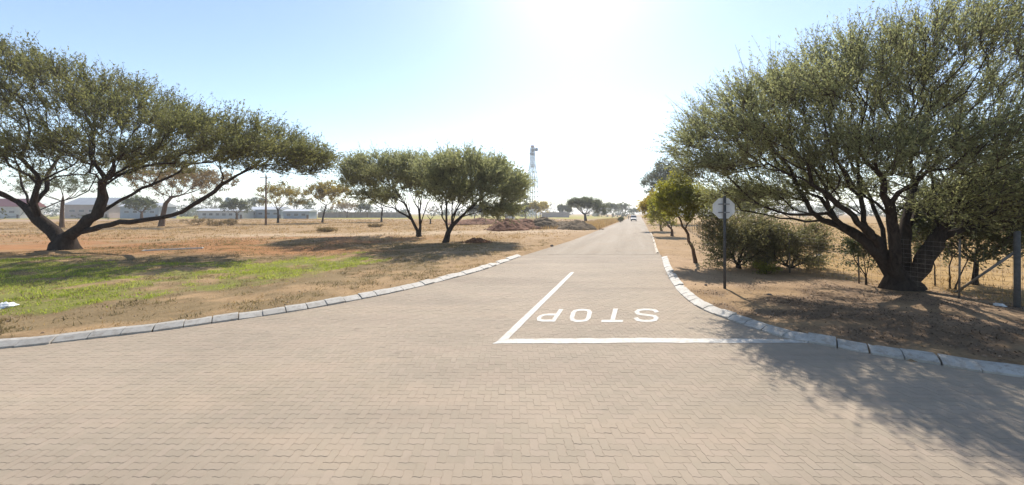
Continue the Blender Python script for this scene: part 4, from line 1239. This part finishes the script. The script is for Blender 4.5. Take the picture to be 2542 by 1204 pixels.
M['tower_steel'] = simple('pale_tower_steel', (.42, .46, .50), .5, .3, .15, .3)
M['dish'] = simple('grey_dish_plastic', (.22, .25, .28), .5)
M['drum'] = simple('reddish_antenna_drum', (.42, .33, .32), .6)
TD = 200.0; tx = (1322 - CX) / F * TD
tw = tag(empty('lattice_tower', (tx, TD, gz1(tx, TD)), .35), 'tall pale steel lattice tower with dishes rising behind the plain', 'tower')
zt = lambda py: CAMH + (HY - py) * TD / F
prof = [(0, 2.7), (zt(470), 2.35), (zt(436), 2.05), (zt(425), 1.5), (zt(400), 1.05), (zt(366), .85)]
HZ = [p[0] for p in prof]; HW = [p[1] for p in prof]
wd = lambda z: float(np.interp(z, HZ, HW))
for sx, sy in ((1, 1), (1, -1), (-1, -1), (-1, 1)):
    mb = MB(); zz = np.linspace(0, HZ[-1], 14); mb.tube([(sx * wd(z), sy * wd(z), z) for z in zz], .2, 6); mb.build('leg', M['tower_steel'], tw)
lv = np.linspace(1, HZ[-1], 15)
c4 = [(1, 1), (1, -1), (-1, -1), (-1, 1)]
for i in range(len(lv)):
    mb = MB(); z = lv[i]; a = wd(z)
    for q in range(4):
        A, B = c4[q], c4[(q + 1) % 4]
        mb.tube([(A[0] * a, A[1] * a, z), (B[0] * a, B[1] * a, z)], .11, 4)
        if i < len(lv) - 1:
            z2 = lv[i + 1]; b2 = wd(z2)
            mb.tube([(A[0] * a, A[1] * a, z), (B[0] * b2, B[1] * b2, z2)], .085, 4); mb.tube([(B[0] * a, B[1] * a, z), (A[0] * b2, A[1] * b2, z2)], .085, 4)
    mb.build('bracing', M['tower_steel'], tw)
mb = MB(); mb.tube([(0, 0, 0), (0, 0, HZ[-1])], .2, 6); mb.build('cable_ladder', M['tower_steel'], tw)
for py_, a in ((459, 2.6), (446, 2.5), (412, 1.5)):
    mb = MB(); z = zt(py_)
    ringp = [(a * math.cos(t), a * math.sin(t), z) for t in np.linspace(0, 2 * math.pi, 17)]
    mb.tube(ringp, .13, 5, False); mb.tube([(p[0], p[1], z + 1.0) for p in ringp], .09, 5, False)
    mb.box((0, 0, z - .05), (a * 1.5, a * 1.5, .12)); mb.build('platform', M['tower_steel'], tw)
def drum(z, x, y, rr, h, mat, nm, horiz=False):
    mb = MB()
    if horiz: mb.tube([(x, y, z), (x * 1.02, y - .1, z), (x * 1.05, y - h, z)], [rr * .8, rr, rr], 14); mb.tube([(0, 0, z), (x, y, z)], .1, 5)
    else: mb.tube([(x, y, z), (x, y, z + .12), (x, y, z + h - .12), (x, y, z + h)], [rr * .9, rr, rr, rr * .9], 14)
    return mb.build(nm, mat, tw)
drum(zt(366), 0, 0, 1.0, 1.2, M['drum'], 'antenna_drum')
drum(zt(376), 0, 0, 1.0, 1.6, M['dish'], 'equipment_box'); drum(zt(385), 0, 0, 1.0, 1.2, M['dish'], 'equipment_box')
drum(zt(371), 2.0, -.4, 1.0, .7, M['dish'], 'dish', True); drum(zt(382), -1.5, -.4, .55, .5, M['dish'], 'dish', True)

# ------------------------------------------------------------------ earth mounds
def mound(px, pbase, wpx, ptop, dep, mat, label, seed, rough=.22):
    x0, y0 = G(px, pbase); y0 += dep * .8
    rx = wpx * y0 / F; h = CAMH - (ptop - HY) * y0 / F
    n1, n2 = 40, 20
    V = [(0, 0, 1)]
    th = np.linspace(0, 2 * np.pi, n1, endpoint=False)
    rr = (np.arange(n2) + 1) / n2
    T, RR = np.meshgrid(th, rr)
    wobr = 1 + .22 * (fbm(np.cos(T) * 1.5 + seed, np.sin(T) * 1.5 + seed * .7, seed, 3) - .5) * 2
    X, Y = RR * np.cos(T) * wobr, RR * np.sin(T) * wobr
    Z = (1 - RR) ** .85 * (.86 + .4 * (fbm(X * 2 + seed, Y * 2, seed, 4) - .4)) + (fbm(X * 7 + seed, Y * 7, seed + 2, 3) - .5) * rough * sstep(1, .8, RR)
    Z = np.where(RR > .99, -.08, Z)
    V = np.vstack([[0, 0, Z[0].mean() * h], np.stack([X * rx, Y * dep, Z * h], -1).reshape(-1, 3)])
    q = []
    for i in range(n2 - 1):
        a = 1 + i * n1 + np.arange(n1); b = 1 + i * n1 + (np.arange(n1) + 1) % n1
        q.append(np.stack([a, b, b + n1, a + n1], -1))
    t = np.stack([np.zeros(n1, int), 1 + np.arange(n1), 1 + (np.arange(n1) + 1) % n1], -1)
    o = tag(empty('earth_mound', (x0, y0, gz1(x0, y0))), label, 'earth mound', 'heaps of dug earth by the track')
    me = np_mesh('heap', V, [np.vstack(q)[:, ::1], ], mat, smooth=False)
    me2 = np_mesh('heap', V, [np.vstack(q), t], mat, smooth=False)
    link('heap', me2, o)
    rg = np.random.default_rng(seed)
    a = rg.random(160) * 6.28; ro = .25 + .9 * rg.random(160)
    xx, yy = np.cos(a) * ro * rx, np.sin(a) * ro * dep
    tag(link('clods', clods('clods', xx, yy, np.maximum(0, (1 - ro) * h * .9), .11, mat, rg), o), kind='stuff')
    return o
mound(1258, 573, 58, 537, 3.0, M['mound'], 'steep red-brown earth heap nearest the road, leftmost of the heaps', 1)
mound(1306, 568, 70, 538, 3.4, M['mound'], 'reddish earth heap between the leftmost heap and the weedy one', 2)
mound(1350, 568, 64, 533, 3.6, M['mound_green'], 'tallest heap of earth with greenish weeds on top', 3)
mound(1398, 568, 60, 545, 3.0, M['mound_green'], 'low brown earth heap right of the weedy tallest heap', 4)
mound(1440, 571, 56, 541, 3.0, M['mound_green'], 'dark wide earth heap closest to the road edge, rightmost of the heaps', 5)
mound(1190, 558, 95, 540, 4.0, M['mound'], 'long low red earth bank behind the middle pair of trees', 6)
mound(1182, 603, 34, 588, .8, M['mound'], 'small dark heap in the shade beside the middle pair of trees', 7)

# shrubs and brush on the plain
for i, (px, py, wp, hp_, lm, lab) in enumerate([
    (490, 560, 34, 9, 'leaf_brown', 'brown dry bush leftmost of three low bushes on the far plain'), (540, 562, 24, 7, 'leaf_brown', 'low grey-brown bush in the middle of three on the far plain'),
    (572, 561, 17, 8, 'leaf_brown', 'rounded brown bush rightmost of three on the far plain'), (812, 575, 24, 3, 'leaf_brown', 'flat dry brush below the yellowish plain tree'),
    (932, 564, 20, 3, 'leaf_brown', 'small dark brush mound near the dull green plain tree'), (1541, 553, 9, 7, 'leaf_dark', 'olive roadside bush left of the approaching vehicle'),
    (225, 549, 34, 9, 'leaf_acacia_far', 'dark green low bush in front of the grey hall')]):
    small_tree('dry_bush' if lm == 'leaf_brown' else 'green_bush', lab, px, py, (px, py - hp_, wp, hp_), 300 + i, lm, barkm='bark', R=.05, n=50, k=5, m=10, ll=.15, lw=.05, shoot=(.2, .5), spread=.1, forks=5, cat='bush', shell=.3, trunk=[(px, py - 2)], upb=.4)

# ------------------------------------------------------------------ far buildings
M['roof_grey'] = simple('grey_sheet_roof', (.40, .41, .42), .6, .1, .12, .3)
M['roof_white'] = simple('white_sheet_roof', (.55, .56, .57), .6, 0, .1, .3)
M['roof_red'] = simple('red_sheet_roof', (.30, .10, .09), .6, 0, .15, .3)
M['wall_pink'] = simple('pinkish_plaster', (.42, .34, .31), .9, 0, .15, .3)
M['wall_white'] = simple('whitewashed_wall', (.48, .46, .43), .9, 0, .12, .3)
M['wall_blue'] = simple('bluish_grey_wall', (.30, .33, .37), .9, 0, .15, .3)
M['wall_brick'] = simple('reddish_boundary_wall', (.33, .27, .22), .9, 0, .25, .5)
M['glass'] = simple('dark_window_glass', (.09, .10, .11), .15, 0, .2, 1, spec=.5)
M['door_paint'] = simple('brown_door', (.14, .09, .06), .6)
def house(px0, px1, pridge, peave, D, roofm, wallm, label, nwin=3, deep=9.0, hip=False):
    xa, xb = (px0 - CX) / F * D, (px1 - CX) / F * D
    w = xb - xa; zr = CAMH + (HY - pridge) * D / F; ze = CAMH + (HY - peave) * D / F
    x0 = (xa + xb) / 2; zb = gz1(x0, D) - .1
    o = tag(empty('far_building', (x0, D, zb)), label, 'building')
    h = ze - zb
    mb = MB(); mb.box((0, deep / 2, h / 2), (w * .96, deep, h)); wl = mb.build('wall', M[wallm], o)
    mb = MB(); t = .18; ov = w * .02 + .3; R_ = zr - zb; hx = w / 2 + ov * .5; ins = deep * .5 if hip else 0
    vs_ = [(-hx, -.5, h), (hx, -.5, h), (hx, deep + .5, h), (-hx, deep + .5, h), (-hx + ins, deep / 2, R_), (hx - ins, deep / 2, R_)]
    vs2 = [(a, b_, c - t) for a, b_, c in vs_]
    mb.add(vs_ + vs2, [(0, 1, 5, 4), (2, 3, 4, 5), (0, 4, 3), (1, 2, 5), (6, 10, 11, 7), (8, 11, 10, 9), (0, 6, 7, 1), (1, 7, 8, 2), (2, 8, 9, 3), (3, 9, 6, 0)])
    mb.build('roof', M[roofm], o)
    hw = min(1.3, h * .4)
    for i in range(nwin):
        wx = -w * .42 + w * .84 * (i + .5) / nwin
        mb = MB(); mb.box((wx, -.02, h * .55), (w * .5 / nwin, .1, hw)); wi = mb.build('window', M['wall_white'], o)
        mb = MB(); mb.box((wx, -.07, h * .55), (w * .44 / nwin, .06, hw * .82)); mb.build('pane', M['glass'], wi)
    mb = MB(); mb.box((w * .43, -.03, 1.05), (min(1.0, w * .08), .1, 2.1)); mb.build('door', M['door_paint'], o)
    return o
house(-70, 52, 492, 512, 175, 'roof_red', 'wall_white', 'white building with dull red roof at the far left edge', 4)
house(158, 272, 489, 508, 178, 'roof_grey', 'wall_pink', 'large hall with pale grey roof behind the left thorn tree', 4, 14)
house(296, 396, 503, 512, 172, 'roof_white', 'wall_blue', 'bluish building with white roof seen between the left thorn tree limbs', 4)
house(490, 606, 517.5, 523, 170, 'roof_white', 'wall_white', 'long low building with white roof below the wide dark tree', 6, 7)
house(612, 700, 513, 520, 178, 'roof_white', 'wall_blue', 'blue-grey building directly behind the utility pole', 4, 8)
house(702, 768, 519, 524, 168, 'roof_white', 'wall_blue', 'low white-roofed shed behind the V-shaped tree', 3, 7)
def wall(px0, px1, ptop, D, label, mat, n):
    xa, xb = (px0 - CX) / F * D, (px1 - CX) / F * D
    x0 = (xa + xb) / 2; zb = gz1(x0, D) - .6; h = CAMH + (HY - ptop) * D / F - zb
    o = tag(empty('boundary_wall', (x0, D, zb)), label, 'wall')
    for i in range(n):
        w = (xb - xa) / n
        mb = MB(); mb.box((-(xb - xa) / 2 + (i + .5) * w, 0, h / 2), (w - .45, .22, h)); mb.box((-(xb - xa) / 2 + (i + .5) * w, 0, h + .05), (w - .4, .32, .1)); mb.build('wall_panel', mat, o)
    for i in range(n + 1):
        w = (xb - xa) / n
        mb = MB(); mb.box((-(xb - xa) / 2 + i * w, 0, h / 2 + .1), (.42, .4, h + .2), bev=.02); mb.build('pillar', mat, o)
wall(790, 1010, 527.3, 205, 'long dark reddish boundary wall behind the yellow grass strip', M['wall_brick'], 14)
wall(1345, 1412, 527, 215, 'pinkish far boundary wall right of the lattice tower', M['wall_pink'], 6)
# water tank on a stand
x0 = (567 - CX) / F * 182; zb = gz1(x0, 182)
tk = tag(empty('water_tank', (x0, 182, zb)), 'dark water tank on a tall stand above the far white buildings', 'water tank')
zt_ = CAMH + (HY - 512) * 182 / F; zt2 = CAMH + (HY - 490) * 182 / F
mb = MB(); mb.tube([(0, 0, zt_), (0, 0, zt_ + .2), (0, 0, zt2 - .6), (0, 0, zt2)], [1.2, 1.3, 1.3, .5], 14); mb.build('tank', M['dish'], tk, smooth=True)
for sx, sy in ((1, 1), (1, -1), (-1, -1), (-1, 1)):
    mb = MB(); mb.tube([(sx, sy, -.2), (sx * .8, sy * .8, zt_)], .1, 6); mb.build('leg', M['steel'], tk)

# ------------------------------------------------------------------ far woodland along the horizon, read as one mass
r = np.random.default_rng(91)
PW, DW, LW = [], [], []
for i in range(150):
    D_ = 250 + 260 * r.random(); px_ = -200 + 2900 * r.random()
    if 1560 < px_ < 1620: continue
    hw_ = 3.0 + 5.5 * r.random(); hh_ = 2.2 + 3.8 * r.random() * (.5 + vnoise(px_ * .012, 3.0))
    x_ = (px_ - CX) / F * D_
    n_ = 60
    v = r.normal(0, 1, (n_, 3)); v /= np.linalg.norm(v, axis=1)[:, None]; v *= r.random((n_, 1)) ** .3
    PW.append(np.array([x_, D_, hh_ * .95]) + v * [hw_, hw_, hh_]); DW.append(v / (np.linalg.norm(v, axis=1)[:, None] + 1e-6)); LW.append(np.full(n_, 1.6))
PW, DW, LW = np.vstack(PW), np.vstack(DW), np.concatenate(LW)
me = leaves('far_woodland', PW, DW, LW, 3, 1.6, .9, [M['leaf_gum'], M['twig']], r, .6, .3, np.clip(.3 + r.normal(0, .25, len(PW)), 0, 1), stem=.05)
tag(link('far_woodland', me), 'low grey-green woodland along the horizon', 'woodland', kind='stuff')

# ------------------------------------------------------------------ vehicles and people far down the road
M['tyre'] = simple('black_tyre', (.02, .02, .02), .9)
M['headlamp'] = simple('headlamp_glass', (.6, .6, .58), .2, 0, .1, 5)
M['rim'] = simple('wheel_rim', (.35, .35, .36), .4, .6)
def vehicle(name, label, loc, rz, paint, h=1.95, roof='roof_white'):
    o = tag(empty(name, loc, rz), label, 'car')
    w, L = 1.75, 4.5
    prof_ = [(-2.25, .35), (-2.25, .95), (-2.05, 1.05), (-1.35, 1.12), (-.75, h - .05), (-.4, h), (1.9, h), (2.2, h - .35), (2.25, .9), (2.25, .35)]
    V, F_ = [], []
    rings = [(-w / 2, .93), (-w / 2 + .04, 1.0), (w / 2 - .04, 1.0), (w / 2, .93)]
    n = len(prof_)
    for x_, s_ in rings:
        for y_, z_ in prof_:
            tap = 1 - .10 * max(0, (z_ - 1.1) / (h - 1.1))
            V.append((x_ * tap, y_ * (s_ * .05 + .95), z_))
    for a in range(3):
        for i in range(n): F_.append((a * n + i, a * n + (i + 1) % n, (a + 1) * n + (i + 1) % n, (a + 1) * n + i))
    F_.append(tuple(range(n - 1, -1, -1))); F_.append(tuple(3 * n + i for i in range(n)))
    mb = MB(); mb.add(V, F_); mb.build('body', paint, o)
    mb = MB(); mb.add([(-.76, -1.33, 1.17), (.76, -1.33, 1.17), (.68, -.80, h - .14), (-.68, -.80, h - .14), (-.76, -1.30, 1.15), (.76, -1.30, 1.15), (.68, -.74, h - .14), (-.68, -.74, h - .14)], [(0, 1, 2, 3), (7, 6, 5, 4), (0, 4, 5, 1), (2, 6, 7, 3)]); ws = mb.build('windscreen', M['glass'], o); ws.location = (0, -.03, .02)
    for sx in (-1, 1):
        mb = MB(); mb.box((sx * .8, .5, 1.45), (.06, 2.4, .45), bev=.02); mb.build('side_window', M['glass'], o)
        mb = MB(); mb.box((sx * .62, -2.24, .8), (.34, .08, .18), bev=.02); mb.build('headlight', M['headlamp'], o)
        mb = MB(); mb.box((sx * .98, -1.0, 1.2), (.16, .08, .16), bev=.02); mb.build('mirror', paint, o)
        for yy in (-1.4, 1.4):
            mb = MB(); mb.tube([(sx * .62, yy, .33), (sx * .86, yy, .33)], .33, 14); wh = mb.build('wheel', M['tyre'], o)
            mb = MB(); mb.tube([(sx * .8, yy, .33), (sx * .875, yy, .33)], .19, 10); mb.build('rim', M['rim'], wh)
    mb = MB(); mb.box((0, -2.27, .5), (1.6, .12, .26), bev=.03); mb.build('bumper', M['post_dark'], o)
    mb = MB(); mb.box((0, -2.265, .86), (.8, .05, .14), bev=.01); mb.build('grille', M['post_dark'], o)
    return o
M['car_silver'] = simple('silver_car_paint', (.30, .31, .34), .35, .4, .08, 2)
M['car_white'] = simple('white_car_paint', (.72, .72, .72), .35, 0, .08, 2)
x0, y0 = G(1573, 549); vehicle('oncoming_car', 'silver vehicle driving towards the camera on the far side road', (x0, y0, .005), -math.atan2(RD[0], 1), M['car_silver'])
x0 = (1266 - CX) / F * 150; vehicle('parked_car', 'white car parked among the far row of trees', (x0, 150, gz1(x0, 150)), 2.4, M['car_white'], 1.6)

M['skin'] = simple('brown_skin', (.12, .065, .04), .6)
def person(label, px, py, shirt, trousers, step):
    x0, y0 = G(px, py); zb = gz1(x0, y0)
    o = tag(empty('person', (x0, y0, zb), -math.atan2(RD[0], 1) + .1), label, 'person')
    J = [(0, 0, .95, .15), (0, 0, 1.15, .13), (0, 0, 1.38, .16), (0, 0, 1.5, .06), (0, -.01, 1.6, .095), (0, -.01, 1.72, .085),
         (-.19, 0, 1.40, .06), (-.25, .04, 1.14, .048), (-.26, -.06, .90, .038), (.19, 0, 1.40, .06), (.25, -.04, 1.14, .048), (.26, -.14, .92, .038),
         (-.09, 0, .88, .095), (-.10, -step * .5, .48, .068), (-.10, -step, .08, .05), (-.10, -step - .16, .04, .04), (.09, 0, .88, .095), (.10, step * .4, .48, .068), (.10, step, .10, .05), (.10, step - .16, .04, .04)]
    E = [(0, 1), (1, 2), (2, 3), (3, 4), (4, 5), (2, 6), (6, 7), (7, 8), (2, 9), (9, 10), (10, 11), (0, 12), (12, 13), (13, 14), (14, 15), (0, 16), (16, 17), (17, 18), (18, 19)]
    me = bpy.data.meshes.new('body'); me.from_pydata([j[:3] for j in J], E, []); me.materials.append(person_mat(label, shirt, trousers)); me.update()
    b_ = link('body', me, o)
    b_.modifiers.new('skin', 'SKIN'); b_.modifiers['skin'].use_smooth_shade = True
    for i, j in enumerate(J): me.skin_vertices[0].data[i].radius = (j[3], j[3])
    me.skin_vertices[0].data[0].use_root = True
    ss = b_.modifiers.new('subd', 'SUBSURF'); ss.levels = 1; ss.render_levels = 1
    return o
def person_mat(nm, shirt, trousers):
    m, nt, bs = new_mat('clothed_figure')
    co = objco(nt); sp = N(nt, 'ShaderNodeSeparateXYZ'); nt.links.new(co, sp.inputs[0])
    mr = N(nt, 'ShaderNodeMapRange'); mr.inputs['From Max'].default_value = 2.0; nt.links.new(sp.outputs['Z'], mr.inputs['Value'])
    r_ = ramp(nt, mr.outputs[0], [(0, (.03, .025, .02)), (.05, trousers), (.47, shirt), (.75, (.12, .065, .04)), (.845, (.015, .012, .01))])
    nt.nodes[-1].color_ramp.interpolation = 'CONSTANT'
    nt.links.new(r_, bs.inputs['Base Color']); bs.inputs['Roughness'].default_value = .85
    return m
person('person in dark brown clothes walking beside the far road', 1560, 545, (.10, .05, .03), (.05, .03, .025), .22)
person('person in reddish top walking next to the oncoming vehicle', 1565.5, 545, (.30, .08, .06), (.10, .05, .05), .16)

# ------------------------------------------------------------------ small things
M['frame_grey'] = simple('pale_weathered_bar', (.42, .40, .37), .7, 0, .2, 3)
M['plastic'] = simple('white_plastic', (.75, .76, .77), .5, 0, .1, 8)
x0, y0 = G(432, 621.5); zb = gz1(x0, y0)
fr = tag(empty('flat_frame', (x0, y0, zb + .02), .62), 'pale thin rectangular frame lying flat on the red earth', 'frame')
for (cx_, cy_, lx, ly) in ((0, .28, 3.0, .07), (0, -.28, 3.0, .07), (-1.46, 0, .07, .48), (1.46, 0, .07, .48)):
    mb = MB(); mb.box((cx_, cy_, .03), (lx, ly, .06), bev=.008); mb.build('frame_bar', M['frame_grey'], fr)
def bag(label, px, py, s_, seed, mat='plastic', cat='plastic bag', name='plastic_bag'):
    x0, y0 = G(px, py); zb = gz1(x0, y0); rg = np.random.default_rng(seed)
    n1, n2 = 14, 8; V = [(0, 0, .55)]
    for i in range(1, n2):
        for k in range(n1):
            ph_, th_ = math.pi * .62 * i / (n2 - 1), 2 * math.pi * k / n1
            q = .72 + .5 * rg.random()
            V.append((math.sin(ph_) * math.cos(th_) * q, math.sin(ph_) * math.sin(th_) * q * .7, max(-.05, .5 * math.cos(ph_) * q + .08)))
    F_ = [(0, 1 + k, 1 + (k + 1) % n1) for k in range(n1)]
    for i in range(n2 - 2):
        for k in range(n1): F_.append((1 + i * n1 + k, 1 + (i + 1) * n1 + k, 1 + (i + 1) * n1 + (k + 1) % n1, 1 + i * n1 + (k + 1) % n1))
    mb = MB(); mb.add([(a * s_, b_ * s_, c * s_) for a, b_, c in V], F_)
    return tag(mb.build(name, M[mat], None, (x0, y0, zb), rg.random() * 3), label, cat)
bag('crumpled white plastic bag in the grass at the left edge', 4, 772, .24, 1)
bag('white plastic bag on the field behind the fence', 2033, 638, .22, 2)
bag('scrap of white plastic lying by the right fence post', 2482, 768, .12, 3)
for i, (px, py, s_, lab) in enumerate([(1623, 619, .12, 'dark stone on the right edge of the side road'), (1617, 621, .09, 'smaller dark stone beside the one on the road edge'), (1213, 600, .22, 'pale stone at the edge of the small shaded heap'),
                                   (1910, 737, .07, 'small dark stone in the leaf litter right of the road sign'), (1752, 716, .06, 'little brown stone left of the road sign foot'), (1370, 612, .18, 'brown rock on the left verge of the side road')]):
    bag(lab, px, py, s_, 20 + i, 'stone', 'stone', 'loose_stone')



# ------------------------------------------------------------------ thin dusty air over the whole plain
hz = bpy.data.materials.new('dusty_air')
hz.use_nodes = True
hn = hz.node_tree
hn.nodes.clear()
pv = hn.nodes.new('ShaderNodeVolumePrincipled')
pv.inputs['Color'].default_value = (.93, .95, .98, 1)
pv.inputs['Density'].default_value = .00055
pv.inputs['Anisotropy'].default_value = .35
ho = hn.nodes.new('ShaderNodeOutputMaterial')
hn.links.new(pv.outputs[0], ho.inputs['Volume'])
mb = MB(); mb.box((0, 1600, 27.5), (4700, 4300, 60))
tag(mb.build('haze', hz), 'thin pale dusty haze over the plain', 'haze', kind='stuff')
